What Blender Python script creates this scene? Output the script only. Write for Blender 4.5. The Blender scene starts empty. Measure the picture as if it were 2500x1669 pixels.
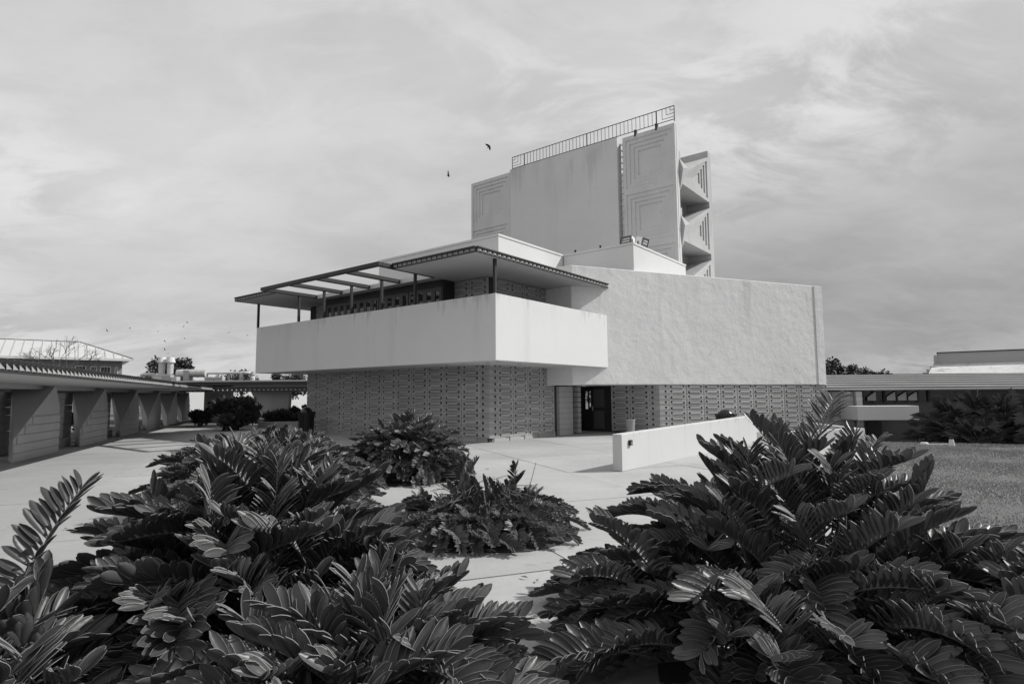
import bpy, bmesh, math, random
from mathutils import Vector, Matrix, Euler, Quaternion
random.seed(11)
R = math.radians
sc = bpy.context.scene
col = sc.collection
# ------------------------------------------------------------------ camera
cam = bpy.data.cameras.new('camera'); co = bpy.data.objects.new('camera', cam); col.objects.link(co)
sc.camera = co
F, PI_, RO, CZ = 1444.25, 0.0898, -0.0069, 1.665
cam.sensor_width = 36.0; cam.lens = 36.0 * F / 2500.0; cam.clip_start = 0.05; cam.clip_end = 3000
c_, s_ = math.cos(PI_), math.sin(PI_)
R0, U0, D0 = Vector((1, 0, 0)), Vector((0, -s_, c_)), Vector((0, c_, s_))
cr, sr = math.cos(RO), math.sin(RO)
Xr = cr * R0 + sr * U0; Yu = -sr * R0 + cr * U0
co.matrix_world = Matrix(((Xr.x, Yu.x, -D0.x, 0), (Xr.y, Yu.y, -D0.y, 0), (Xr.z, Yu.z, -D0.z, CZ), (0, 0, 0, 1)))
sc.render.resolution_x, sc.render.resolution_y = 1024, 683
# ------------------------------------------------------------------ sun and sky
TO_SUN = Vector((1.136, 0.149, 1.0)).normalized()
sun = bpy.data.lights.new('sun', 'SUN'); sun.energy = 4.0; sun.angle = R(0.6); sun.color = (1, 0.995, 0.985)
so = bpy.data.objects.new('sun', sun); col.objects.link(so)
so.rotation_euler = TO_SUN.to_track_quat('Z', 'Y').to_euler()
w = bpy.data.worlds.new('World'); sc.world = w; w.use_nodes = True
nt = w.node_tree; nt.nodes.clear()
def wn(t, **k):
    n = nt.nodes.new(t)
    for a, b in k.items(): setattr(n, a, b)
    return n
def lk(a, b): nt.links.new(a, b)
sky = wn('ShaderNodeTexSky', sky_type='NISHITA', sun_disc=False)
sky.sun_elevation = math.asin(TO_SUN.z); sky.sun_rotation = math.atan2(TO_SUN.x, TO_SUN.y)
sky.air_density = 1.2; sky.dust_density = 1.5; sky.ozone_density = 1.0
bw = wn('ShaderNodeRGBToBW'); lk(sky.outputs[0], bw.inputs[0])
GATE_OFF = 11.9
tc = wn('ShaderNodeTexCoord'); sep = wn('ShaderNodeSeparateXYZ'); lk(tc.outputs['Generated'], sep.inputs[0])
def wm(op, a, b=None, c=None, clamp=False):
    n = wn('ShaderNodeMath', operation=op, use_clamp=clamp)
    for i, v in enumerate((a, b, c)):
        if v is None: continue
        if isinstance(v, (int, float)): n.inputs[i].default_value = v
        else: lk(v, n.inputs[i])
    return n.outputs[0]
den = wm('ADD', wm('MAXIMUM', sep.outputs[2], 0.0), 0.30)
px = wm('DIVIDE', sep.outputs[0], den); py = wm('DIVIDE', sep.outputs[1], den)
def wnoise(sx, sy, off, scale, detail, rough, dist=0.0, rot=0.0):
    cmb = wn('ShaderNodeCombineXYZ'); lk(px, cmb.inputs[0]); lk(py, cmb.inputs[1])
    mp = wn('ShaderNodeMapping'); lk(cmb.outputs[0], mp.inputs[0])
    mp.inputs['Scale'].default_value = (sx, sy, 1); mp.inputs['Location'].default_value = (off, off * .7, 0); mp.inputs['Rotation'].default_value = (0, 0, rot)
    n = wn('ShaderNodeTexNoise'); lk(mp.outputs[0], n.inputs['Vector'])
    n.inputs['Scale'].default_value = scale; n.inputs['Detail'].default_value = detail; n.inputs['Roughness'].default_value = rough
    n.inputs['Distortion'].default_value = dist
    return n.outputs[0]
def smooth(v, lo, hi):
    n = wn('ShaderNodeMapRange', interpolation_type='SMOOTHSTEP'); lk(v, n.inputs[0])
    n.inputs[1].default_value = lo; n.inputs[2].default_value = hi; n.inputs[3].default_value = 0; n.inputs[4].default_value = 1
    return n.outputs[0]
n1 = wnoise(0.75, 1.0, 7.7, 0.95, 7, 0.60, 0.2, R(-20))          # broad cloud masses
n2 = wnoise(0.8, 1.3, 2.3, 4.2, 10, 0.62, 0.5, R(-28))           # ragged ripples
n3 = wnoise(1.0, 1.0, GATE_OFF, 0.55, 2, 0.5)                        # where the layer breaks open
gate = smooth(n3, 0.46, 0.62)
cl = wm('ADD', wm('MULTIPLY', wm('SUBTRACT', n1, 0.5), 6.0), 6.45)
cl = wm('ADD', cl, wm('MULTIPLY', wm('SUBTRACT', smooth(n2, 0.40, 0.60), 0.55), wm('MULTIPLY_ADD', gate, 1.8, 0.4)))
cl = wm('ADD', cl, wm('MULTIPLY', wm('SUBTRACT', n3, 0.5), 3.2))
low = wm('SUBTRACT', 1.0, wm('MULTIPLY', sep.outputs[2], 2.6), clamp=True)          # 1 at the horizon, 0 from ~22 degrees up
right = wm('MULTIPLY_ADD', sep.outputs[0], 0.75, 0.42, clamp=True)
thin = wm('MULTIPLY', wm('MULTIPLY', low, right), 3.7)
cl = wm('SUBTRACT', cl, thin)
cov = wm('SUBTRACT', 0.9, wm('MULTIPLY', low, 0.12))
mx = wn('ShaderNodeMix'); mx.data_type = 'FLOAT'
lk(cov, mx.inputs[0]); lk(bw.outputs[0], mx.inputs[2]); lk(cl, mx.inputs[3])
grey = wn('ShaderNodeCombineColor')
for i in range(3): lk(mx.outputs[0], grey.inputs[i])
bg = wn('ShaderNodeBackground'); bg.inputs[1].default_value = 0.1; lk(grey.outputs[0], bg.inputs[0])
wo = wn('ShaderNodeOutputWorld'); lk(bg.outputs[0], wo.inputs[0])
sc.view_settings.view_transform = 'Standard'; sc.view_settings.look = 'None'
sc.view_settings.exposure = 0.0; sc.view_settings.gamma = 1.0; sc.view_settings.use_curve_mapping = False
sc.render.engine = 'CYCLES'

# ------------------------------------------------------------------ materials (the photograph is black and white: all greys)
def mat(name, v, rough=0.85, var=0.12, scale=1.5, bump=0.0, bscale=12.0, metallic=0.0, fine=0.06, streak=0.0, sscale=6.0, spots=0.0, spec=0.35, coords='Object', bdist=0.02, drip=0.0, dscale=5.0, crack=0.0, cscale=0.5, rnd=0.0):
    m = bpy.data.materials.new(name); m.use_nodes = True
    t = m.node_tree; b = t.nodes['Principled BSDF']
    b.inputs['Roughness'].default_value = rough; b.inputs['Metallic'].default_value = metallic
    b.inputs['Specular IOR Level'].default_value = spec
    def N(ty): return t.nodes.new(ty)
    def L(a, c): t.links.new(a, c)
    def M(op, a, c, clamp=False):
        n = N('ShaderNodeMath'); n.operation = op; n.use_clamp = clamp
        for i, x in enumerate((a, c)):
            if isinstance(x, (int, float)): n.inputs[i].default_value = x
            else: L(x, n.inputs[i])
        return n.outputs[0]
    tcn = N('ShaderNodeTexCoord')
    cs = N('ShaderNodeNewGeometry').outputs['Position'] if coords == 'World' else tcn.outputs[coords]
    def noise(sc_, det, ro, vec=None):
        n = N('ShaderNodeTexNoise'); n.inputs['Scale'].default_value = sc_; n.inputs['Detail'].default_value = det; n.inputs['Roughness'].default_value = ro
        L(vec or cs, n.inputs['Vector']); return n.outputs[0]
    big = noise(scale, 6, 0.6); fin = noise(scale * 24, 3, 0.7)
    f = M('ADD', M('MULTIPLY', M('SUBTRACT', big, 0.5), var * 3.2), 1.0)
    f = M('ADD', f, M('MULTIPLY', M('SUBTRACT', fin, 0.5), fine * 3))
    if streak:
        mp = N('ShaderNodeMapping'); mp.inputs['Scale'].default_value = (sscale, sscale, sscale * 0.09); L(cs, mp.inputs[0])
        st = noise(1.0, 4, 0.6, mp.outputs[0])
        rmp = M('MULTIPLY', M('SUBTRACT', st, 0.56, True), 6.0, True)
        f = M('SUBTRACT', f, M('MULTIPLY', rmp, streak))
    if spots:
        sp = noise(scale * 5, 5, 0.7)
        f = M('SUBTRACT', f, M('MULTIPLY', M('MULTIPLY', M('SUBTRACT', sp, 0.6, True), 8.0, True), spots))
    if drip:                      # dirt washed down from the top edge
        sz = N('ShaderNodeSeparateXYZ'); L(tcn.outputs['Generated'], sz.inputs[0])
        mp = N('ShaderNodeMapping'); mp.inputs['Scale'].default_value = (dscale, dscale, dscale * 0.05); L(tcn.outputs['Object'], mp.inputs[0])
        dn = noise(1.0, 5, 0.65, mp.outputs[0])
        lim = M('SUBTRACT', 1.0, M('MULTIPLY', M('SUBTRACT', dn, 0.45, True), 2.0))      # how far each streak runs down
        dm_ = M('MULTIPLY', M('MULTIPLY', M('SUBTRACT', sz.outputs[2], lim, True), 6.0, True), M('MULTIPLY', M('SUBTRACT', noise(dscale * .14, 2, .5), 0.47, True), 7.0, True))
        f = M('SUBTRACT', f, M('MULTIPLY', dm_, drip))
    if crack:
        wv = N('ShaderNodeTexNoise'); wv.inputs['Scale'].default_value = cscale * 3; wv.inputs['Detail'].default_value = 5; L(cs, wv.inputs['Vector'])
        va = N('ShaderNodeVectorMath'); va.operation = 'MULTIPLY_ADD'; L(wv.outputs['Color'], va.inputs[0]); va.inputs[1].default_value = (.5 / cscale,) * 3; L(cs, va.inputs[2])
        vo = N('ShaderNodeTexVoronoi'); vo.feature = 'DISTANCE_TO_EDGE'; vo.inputs['Scale'].default_value = cscale; L(va.outputs[0], vo.inputs['Vector'])
        ck = M('SUBTRACT', 1.0, M('MULTIPLY', vo.outputs['Distance'], 1.0 / (0.012 * cscale)), True)
        gate = M('MULTIPLY', M('SUBTRACT', noise(cscale * .9, 2, .5), 0.5, True), 9.0, True)
        f = M('SUBTRACT', f, M('MULTIPLY', M('MULTIPLY', ck, gate), crack))
    if rnd:
        oi = N('ShaderNodeObjectInfo'); f = M('MULTIPLY', f, M('ADD', M('MULTIPLY', oi.outputs['Random'], rnd), 1.0 - rnd / 2))
    f = M('MULTIPLY', f, v); f = M('MAXIMUM', f, 0.004)
    cc = N('ShaderNodeCombineColor')
    for i in range(3): L(f, cc.inputs[i])
    L(cc.outputs[0], b.inputs['Base Color'])
    if bump:
        bn = noise(bscale, 6, 0.6)
        bp = N('ShaderNodeBump'); bp.inputs['Strength'].default_value = bump; bp.inputs['Distance'].default_value = bdist
        L(bn, bp.inputs['Height']); L(bp.outputs[0], b.inputs['Normal'])
    return m
M = {}
M['plaster'] = mat('painted_plaster', 0.64, 0.8, 0.03, 0.7, 0.15, 14, fine=0.02, streak=0.07, sscale=1.0, drip=0.24, dscale=5.0)
M['white'] = mat('fresh_white_plaster', 0.60, 0.75, 0.03, 0.9, 0.12, 18, fine=0.015)
M['stucco'] = mat('old_trowelled_stucco', 0.72, 0.9, 0.08, 0.6, 0.55, 2.2, fine=0.05, streak=0.14, sscale=1.3, bdist=0.06, drip=0.12, dscale=2.6, crack=0.30, cscale=0.45, spots=0.08)
M['ramp'] = mat('white_ramp_paint', 0.56, 0.75, 0.03, 1.2, 0.15, 10, fine=0.02, streak=0.06, sscale=7, drip=0.20, dscale=14)
M['tower'] = mat('tower_concrete', 0.62, 0.9, 0.06, 0.5, 0.25, 8, fine=0.03, streak=0.08, sscale=1.1, spots=0.06, drip=0.16, dscale=2.4)
M['relief'] = mat('weathered_relief_concrete', 0.58, 0.9, 0.10, 0.8, 0.3, 9, fine=0.05, streak=0.10, sscale=1.5, spots=0.2)
M['fold'] = mat('grey_fold_concrete', 0.44, 0.9, 0.12, 0.9, 0.3, 9, fine=0.06, streak=0.12, sscale=1.5, spots=0.2)
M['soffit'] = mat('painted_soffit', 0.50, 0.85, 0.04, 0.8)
M['block'] = mat('textile_block', 0.41, 0.95, 0.14, 0.9, 0.5, 30, fine=0.10, streak=0.10, sscale=3, spots=0.2, rnd=0.22)
M['block_light'] = mat('pale_block', 0.44, 0.95, 0.12, 1.3, 0.4, 30, fine=0.08)
M['mortar'] = mat('dark_core', 0.05, 0.95, 0.1, 2)
M['inset'] = mat('dark_glass_and_slot_shade', 0.02, 0.3, 0.1, 2)  # glass in the block holes; in the slots it is painted shade
M['copper'] = mat('dark_copper', 0.055, 0.5, 0.2, 3, metallic=0.35)
M['copper_facet'] = mat('weathered_copper_facet', 0.26, 0.6, 0.2, 3, metallic=0.1)
M['bronze'] = mat('dark_painted_wood', 0.03, 0.5, 0.15, 3)
M['doorwood'] = mat('window_frame_wood', 0.085, 0.5, 0.15, 4)
M['black'] = mat('black_metal', 0.018, 0.45, 0.15, 5)
M['bag'] = mat('black_plastic_bag', 0.012, 0.18, 0.1, 6, 0.6, 9, spec=0.6)
M['paving'] = mat('paving_concrete', 0.375, 0.85, 0.24, 0.26, 0.3, 60, fine=0.08, spots=0.26, coords='World', crack=0.32, cscale=0.22, rnd=0.14)
M['pave_base'] = mat('joint_sand', 0.12, 0.95, 0.1, 3)
M['kerb'] = mat('kerb_concrete', 0.33, 0.9, 0.15, 2, 0.3, 30)
M['column'] = mat('column_block', 0.50, 0.95, 0.10, 1.2, 0.3, 20, fine=0.05)
M['espl'] = mat('esplanade_soffit', 0.44, 0.9, 0.06, 0.8)
M['stem'] = mat('frond_stem', 0.10, 0.6, 0.15, 6)
M['mulch'] = mat('dark_mulch', 0.06, 0.95, 0.3, 6, 0.6, 40)
M['deadleaf'] = mat('dry_leaflet', 0.15, 0.8, 0.3, 4)
M['bark'] = mat('bark', 0.09, 0.95, 0.2, 4, 0.5, 20)
M['foliage'] = mat('far_foliage', 0.055, 0.6, 0.3, 0.8)
M['foliage2'] = mat('under_roof_foliage', 0.045, 0.6, 0.3, 1.2)
M['palm'] = mat('fan_palm_leaf', 0.05, 0.35, 0.2, 2, spec=0.6)
M['lawn'] = mat('lawn_soil', 0.19, 0.95, 0.12, 1.2, 1.0, 45, fine=0.35, coords='World', bdist=0.05)
M['grass'] = mat('grass_blade', 0.30, 0.7, 0.2, 0.8)
M['ground'] = mat('far_ground', 0.16, 0.95, 0.25, 0.05)
M['roofmetal'] = mat('standing_seam_metal', 0.56, 0.5, 0.05, 0.3, metallic=0.1)
M['brick'] = mat('dark_brick', 0.26, 0.95, 0.2, 2.5)
M['trim'] = mat('white_trim', 0.62, 0.7, 0.05, 1)
M['flood_white'] = mat('white_enamel', 0.78, 0.5, 0.03, 2)
M['duct'] = mat('galvanised_duct', 0.55, 0.45, 0.10, 2, metallic=0.25)
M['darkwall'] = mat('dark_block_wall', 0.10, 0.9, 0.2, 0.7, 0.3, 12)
M['dome'] = mat('stained_white_roof', 0.58, 0.8, 0.22, 0.9, streak=0.5, sscale=1.6, spots=0.5)
M['grey'] = mat('grey_panel', 0.40, 0.8, 0.05, 0.6)
M['band'] = mat('roof_band_metal', 0.58, 0.5, 0.08, 0.4, metallic=0.15)
M['cloth'] = mat('dark_cloth', 0.02, 0.95, 0.1, 8)
M['skin'] = mat('skin', 0.16, 0.6, 0.05, 8)
M['bird'] = mat('black_feathers', 0.012, 0.8, 0.05, 5)
def glass(name, v, rough=0.03, trans=0.0):
    m = bpy.data.materials.new(name); m.use_nodes = True
    b = m.node_tree.nodes['Principled BSDF']
    b.inputs['Base Color'].default_value = (v, v, v, 1); b.inputs['Roughness'].default_value = rough
    b.inputs['Specular IOR Level'].default_value = 0.9; b.inputs['Transmission Weight'].default_value = trans
    b.inputs['IOR'].default_value = 1.45
    return m
M['glass'] = glass('dark_window_glass', 0.02)
M['clear'] = glass('clear_glass', 0.9, 0.0, 1.0)
M['lens'] = glass('lamp_lens', 0.16, 0.25)
def leafmat(name, v, rim):
    m = bpy.data.materials.new(name); m.use_nodes = True
    t = m.node_tree; b = t.nodes['Principled BSDF']
    b.inputs['Roughness'].default_value = 0.40; b.inputs['Specular IOR Level'].default_value = 0.50
    tcn = t.nodes.new('ShaderNodeTexCoord')
    oi = t.nodes.new('ShaderNodeObjectInfo')
    n = t.nodes.new('ShaderNodeTexNoise'); n.inputs['Scale'].default_value = 7; n.inputs['Detail'].default_value = 4
    t.links.new(tcn.outputs['Object'], n.inputs['Vector'])
    a = t.nodes.new('ShaderNodeMath'); a.operation = 'MULTIPLY_ADD'; t.links.new(n.outputs[0], a.inputs[0]); a.inputs[1].default_value = 1.0 * v; a.inputs[2].default_value = 0.35 * v
    k = t.nodes.new('ShaderNodeMath'); k.operation = 'MULTIPLY_ADD'; t.links.new(oi.outputs['Random'], k.inputs[0]); k.inputs[1].default_value = 0.95; k.inputs[2].default_value = 0.62
    p = t.nodes.new('ShaderNodeMath'); p.operation = 'MULTIPLY'; t.links.new(a.outputs[0], p.inputs[0]); t.links.new(k.outputs[0], p.inputs[1])
    cc = t.nodes.new('ShaderNodeCombineColor')
    for i in range(3): t.links.new(p.outputs[0], cc.inputs[i])
    t.links.new(cc.outputs[0], b.inputs['Base Color'])
    # veins that run along the leaflet
    tr = t.nodes.new('ShaderNodeBsdfTranslucent'); tr.inputs[0].default_value = (v * 1.3,) * 3 + (1,)
    ms = t.nodes.new('ShaderNodeMixShader'); ms.inputs[0].default_value = 0.12
    t.links.new(b.outputs[0], ms.inputs[1]); t.links.new(tr.outputs[0], ms.inputs[2])
    t.links.new(ms.outputs[0], t.nodes['Material Output'].inputs[0])
    return m
M['leaf'] = leafmat('cycad_leaf', 0.074, 0.2)
M['leaf_rim'] = mat('cycad_leaf_margin', 0.22, 0.6, 0.1, 8)

# ------------------------------------------------------------------ helpers
class MB:
    def __init__(s): s.v = []; s.f = []; s.mi = []
    def add(s, vs, fs, mi=0):
        o = len(s.v); s.v += [tuple(p) for p in vs]; s.f += [tuple(i + o for i in f) for f in fs]; s.mi += [mi] * len(fs); return s
    def box(s, x0, x1, y0, y1, z0, z1, mi=0):
        return s.add([(x0, y0, z0), (x1, y0, z0), (x1, y1, z0), (x0, y1, z0), (x0, y0, z1), (x1, y0, z1), (x1, y1, z1), (x0, y1, z1)],
                     [(3, 2, 1, 0), (4, 5, 6, 7), (0, 1, 5, 4), (1, 2, 6, 5), (2, 3, 7, 6), (3, 0, 4, 7)], mi)
    def prism(s, poly, z0, z1, mi=0):
        n = len(poly)
        if not isinstance(z1, (list, tuple)): z1 = [z1] * n
        vs = [(x, y, z0) for x, y in poly] + [(x, y, z1[i]) for i, (x, y) in enumerate(poly)]
        fs = [tuple(range(n - 1, -1, -1)), tuple(range(n, 2 * n))] + [(i, (i + 1) % n, n + (i + 1) % n, n + i) for i in range(n)]
        return s.add(vs, fs, mi)
    def extrude(s, pts, d, mi=0):
        n = len(pts); d = Vector(d); pts = [Vector(p) for p in pts]
        vs = pts + [p + d for p in pts]
        return s.add(vs, [tuple(range(n)), tuple(range(2 * n - 1, n - 1, -1))] + [(i, n + i, n + (i + 1) % n, (i + 1) % n) for i in range(n)], mi)
    def tube(s, pts, rad, n=8, mi=0, cap=True):
        pts = [Vector(p) for p in pts]
        if not isinstance(rad, (list, tuple)): rad = [rad] * len(pts)
        vs = []; up = None
        for i, p in enumerate(pts):
            d = (pts[min(i + 1, len(pts) - 1)] - pts[max(i - 1, 0)]).normalized()
            a = d.orthogonal().normalized() if up is None else (up - d * up.dot(d)).normalized()
            up = a; b = d.cross(a)
            for k in range(n):
                t = 2 * math.pi * k / n; vs.append(p + (a * math.cos(t) + b * math.sin(t)) * rad[i])
        fs = [(i * n + k, i * n + (k + 1) % n, (i + 1) * n + (k + 1) % n, (i + 1) * n + k) for i in range(len(pts) - 1) for k in range(n)]
        if cap: fs += [tuple(range(n - 1, -1, -1)), tuple(range((len(pts) - 1) * n, len(pts) * n))]
        return s.add(vs, fs, mi)
    def lathe(s, prof, cx=0, cy=0, n=16, mi=0):
        vs = [(cx + r * math.cos(2 * math.pi * k / n), cy + r * math.sin(2 * math.pi * k / n), z) for r, z in prof for k in range(n)]
        fs = [(i * n + k, i * n + (k + 1) % n, (i + 1) * n + (k + 1) % n, (i + 1) * n + k) for i in range(len(prof) - 1) for k in range(n)]
        fs += [tuple(range(n - 1, -1, -1)), tuple(range((len(prof) - 1) * n, len(prof) * n))]
        return s.add(vs, fs, mi)
    def mesh(s, name, mats, smooth=False):
        me = bpy.data.meshes.new(name); me.from_pydata(s.v, [], s.f)
        for m in (mats if isinstance(mats, (list, tuple)) else [mats]): me.materials.append(M[m] if isinstance(m, str) else m)
        me.polygons.foreach_set('material_index', s.mi)
        if smooth: me.polygons.foreach_set('use_smooth', [True] * len(s.f))
        me.update(); return me
    def build(s, name, mats, parent=None, bevel=0, smooth=False, **kw):
        return link(name, s.mesh(name, mats, smooth), parent, bevel=bevel, **kw)
def link(name, me, parent=None, loc=(0, 0, 0), rotz=0, bevel=0, label=None, kind=None, rot=None):
    o = bpy.data.objects.new(name, me); col.objects.link(o); o.parent = parent
    o.location = loc; o.rotation_euler = rot if rot else (0, 0, rotz)
    if bevel:
        b = o.modifiers.new('bevel', 'BEVEL'); b.width = bevel; b.segments = 2; b.limit_method = 'ANGLE'
    if label: o['label'] = label
    if kind: o['kind'] = kind
    return o
def tag(o, label, cat, group=None, kind=None):
    o['label'] = label; o['category'] = cat
    if group: o['group'] = group
    if kind: o['kind'] = kind
    return o
def thing(name, label, cat, loc=(0, 0, 0), rotz=0, group=None):
    o = bpy.data.objects.new(name, None); col.objects.link(o); o.location = loc; o.rotation_euler = (0, 0, rotz); o.empty_display_size = 0.2
    return tag(o, label, cat, group)
def struct(o): o['kind'] = 'structure'; return o
def copy_tree(o, parent=None):
    c = o.copy(); col.objects.link(c)
    if parent: c.parent = parent
    for ch in list(o.children): copy_tree(ch, c)
    return c
def nested(mb, polys, mapf, step, mi=0):
    """polys: outer to inner outlines (same corner count) in a plane; each inner one sits a step deeper."""
    d = 0.0
    for i in range(len(polys)):
        if i < len(polys) - 1:
            a, b = polys[i], polys[i + 1]; n = len(a)
            vs = [mapf(*p, d) for p in a] + [mapf(*p, d) for p in b]
            mb.add(vs, [(k, (k + 1) % n, n + (k + 1) % n, n + k) for k in range(n)], mi)
            vs = [mapf(*p, d) for p in b] + [mapf(*p, d + step) for p in b]
            mb.add(vs, [(k, (k + 1) % n, n + (k + 1) % n, n + k) for k in range(n)], mi)
            d += step
        else:
            mb.add([mapf(*p, d) for p in polys[i]], [tuple(range(len(polys[i])))], mi)
def inset(poly, dist):
    n = len(poly); out = []
    cx = sum(p[0] for p in poly) / n; cy = sum(p[1] for p in poly) / n
    lines = []
    for i in range(n):
        p, q = Vector(poly[i]), Vector(poly[(i + 1) % n]); d = (q - p).normalized(); nn = Vector((-d.y, d.x))
        if nn.dot(Vector((cx, cy)) - p) < 0: nn = -nn
        lines.append((p + nn * dist, d))
    for i in range(n):
        p, d = lines[i - 1]; q, e = lines[i]
        den = d.x * e.y - d.y * e.x
        t = ((q.x - p.x) * e.y - (q.y - p.y) * e.x) / den
        out.append(tuple(p + d * t))
    return out
TH = 0.9033; OX, OY = -0.5083, 18.3016
LA = Vector((-math.sin(TH), math.cos(TH))); RB = Vector((math.cos(TH), math.sin(TH)))
SA = R(20.9); SD = Vector((math.cos(SA), math.sin(SA))); ND = Vector((-math.sin(SA), math.cos(SA)))     # slab grid and esplanade axes
def chw(b, a, z=0): q = Vector((OX, OY)) + a * LA + b * RB; return Vector((q.x, q.y, z))

# ================================================================== GROUND
g = struct(MB().add([(-1500, -60, -1.0), (1500, -60, -1.0), (1500, 2500, -1.0), (-1500, 2500, -1.0)], [(0, 1, 2, 3)]).build('ground', 'ground'))
terr = MB().prism([(-90, -12), (6, -12), (4.0, 2.5), (11.6, 20.6), (13.4, 27.9), (13.0, 70), (-90, 70)], -0.98, -0.035)
struct(terr.build('terrace', 'pave_base'))
plaza = thing('plaza', 'x', 'x'); del plaza['label']; del plaza['category']; struct(plaza)
# concrete slabs, each its own piece, joints recessed between them
slab_mesh = []
for k in range(6):
    r = random.Random(k)
    mb = MB(); W, H, gp = 3.03, 3.2, 0.02
    mb.box(gp / 2, W - gp / 2, gp / 2, H - gp / 2, -0.1, 0.0)
    slab_mesh.append(mb.mesh('paving_slab', 'paving'))
LAWN_L = lambda y: 2.6 + (y - 2.5) * (9.0 / 18.1)
ramp_a = -5.4
for i in range(-10, 10):
    for j in range(-2, 12):
        m0, n0 = 2.71 + 3.03 * i, 5.33 + 3.2 * j
        cpos = SD * (m0 + 1.5) + ND * (n0 + 1.6)
        if cpos.x > LAWN_L(cpos.y) - 1.2 and cpos.y < 23: 
            if cpos.x > LAWN_L(cpos.y) + 1.0: continue
        if cpos.y < -2 or cpos.y > 36 or (cpos.y >= 20 and cpos.x > 11.4): continue
        if abs(cpos.x) > cpos.y * 0.95 + 5: continue
        p = SD * m0 + ND * n0
        link('paving_slab', random.choice(slab_mesh), plaza, (p.x, p.y, random.uniform(-0.003, 0.003)), SA)
# lawn: a low crest on the right that falls away towards the far building
lm = MB()
pts = []
NX, NY = 26, 26
for j in range(NY + 1):
    y = 2.0 + j * 1.0
    xl = LAWN_L(min(y, 21)) + 0.05
    for i in range(NX + 1):
        x = xl + i * 0.9
        crest = 20.6 - (x - 11.5) * 0.60
        z = 0.02 + 0.02 * math.sin(x * 1.3 + y)
        if y > crest: z -= 0.9 * min(1, (y - crest) / 3.5)
        pts.append((x, y, z))
lm.add(pts, [(j * (NX + 1) + i, j * (NX + 1) + i + 1, (j + 1) * (NX + 1) + i + 1, (j + 1) * (NX + 1) + i) for j in range(NY) for i in range(NX)])
struct(lm.build('lawn', 'lawn', smooth=True))
gb = MB(); rr = random.Random(5)
for _ in range(220000):
    y = 3 + 19 * rr.random() ** 0.9; x = LAWN_L(min(y, 21)) + rr.random() * (17 - LAWN_L(min(y, 21)) * 0.6)
    if x > y * 0.95 + 1.5: continue
    crest = 20.6 - (x - 11.5) * 0.60
    if y > crest + 0.4: continue
    if x < y * 0.38: continue
    a = rr.random() * 6.283; hgt = rr.uniform(0.02, 0.045); wd = rr.uniform(0.005, 0.012)
    dx, dy = math.cos(a), math.sin(a); l = rr.uniform(-0.03, 0.03); z = 0.015 + 0.02 * math.sin(x * 1.3 + y)
    gb.add([(x - dx * wd, y - dy * wd, z), (x + dx * wd, y + dy * wd, z), (x + l, y + l * rr.uniform(-1, 1), z + hgt)], [(0, 1, 2)])
o = gb.build('grass', 'grass'); o['kind'] = 'stuff'

# ================================================================== CHAPEL  (local x = b, along the lit right faces; local y = a, along the shaded left faces)
chapel = thing('chapel', 'white concrete chapel with patterned block walls, long balcony and tall tower', 'chapel', (OX, OY, 0), TH)
ROW, BW = 0.2245, 0.914
MB().box(2.15, 7.3, 2.10, 13.44, 0, 2.74).build('wall_core', 'mortar', chapel)
def block_mesh(W, mirror, half=False):
    """patterned hollow block: raised middle panel, a square hole at each end on opposite levels, slots joining them"""
    g_ = 0.004; H = ROW
    g_ = 0.010; xs = [g_, 0.045, 0.095, 0.185, 0.215, W - 0.215, W - 0.185, W - 0.095, W - 0.045, W - g_]
    zs = [0.004, 0.030, 0.044, 0.060, 0.084, 0.142, 0.166, 0.182, 0.196, H - 0.004]
    def depth(i, k):
        x = (xs[i] + xs[i + 1]) / 2; z = (zs[k] + zs[k + 1]) / 2
        if mirror: x = W - x
        inL = 0.095 < x < 0.185; inR = W - 0.185 < x < W - 0.095
        if inL and 0.044 < z < 0.142: return 0.062          # square hole low on the left
        if inR and 0.084 < z < 0.182: return 0.062          # square hole high on the right
        if 0.095 < x < W - 0.215 and 0.044 < z < 0.060: return 0.036   # bottom slot
        if 0.215 < x < W - 0.095 and 0.166 < z < 0.182: return 0.036   # top slot
        if 0.185 < x < W - 0.185 and 0.044 < z < 0.182: return -0.010
        if z < 0.030 or z > 0.196: return 0.006
        if x < 0.045 or x > W - 0.045: return 0.008
        return 0.0
    mb = MB(); nx, nz = len(xs) - 1, len(zs) - 1
    D = [[depth(i, k) for k in range(nz)] for i in range(nx)]
    def gd(i, k): return D[i][k] if 0 <= i < nx and 0 <= k < nz else 0.065
    for i in range(nx):
        for k in range(nz):
            d = D[i][k]
            mb.add([(xs[i], d, zs[k]), (xs[i + 1], d, zs[k]), (xs[i + 1], d, zs[k + 1]), (xs[i], d, zs[k + 1])], [(0, 1, 2, 3)], 1 if d > .03 else 0)  # holes get dark glass, slots the same dark colour as painted shade
            for (ii, kk, p, q) in ((i + 1, k, (xs[i + 1], zs[k]), (xs[i + 1], zs[k + 1])), (i, k + 1, (xs[i + 1], zs[k + 1]), (xs[i], zs[k + 1])),
                                   (i - 1, k, (xs[i], zs[k + 1]), (xs[i], zs[k])), (i, k - 1, (xs[i], zs[k]), (xs[i + 1], zs[k]))):
                e = gd(ii, kk)
                if e > d + 1e-6:
                    mb.add([(p[0], d, p[1]), (p[0], e, p[1]), (q[0], e, q[1]), (q[0], d, q[1])], [(0, 1, 2, 3)])
    return mb
BLK = [block_mesh(BW, False), block_mesh(BW, True)]
HBL = [block_mesh(BW / 2 + 0.1, False), block_mesh(BW / 2 + 0.1, True)]
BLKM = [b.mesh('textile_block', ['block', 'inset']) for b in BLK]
HW = BW / 2
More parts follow.
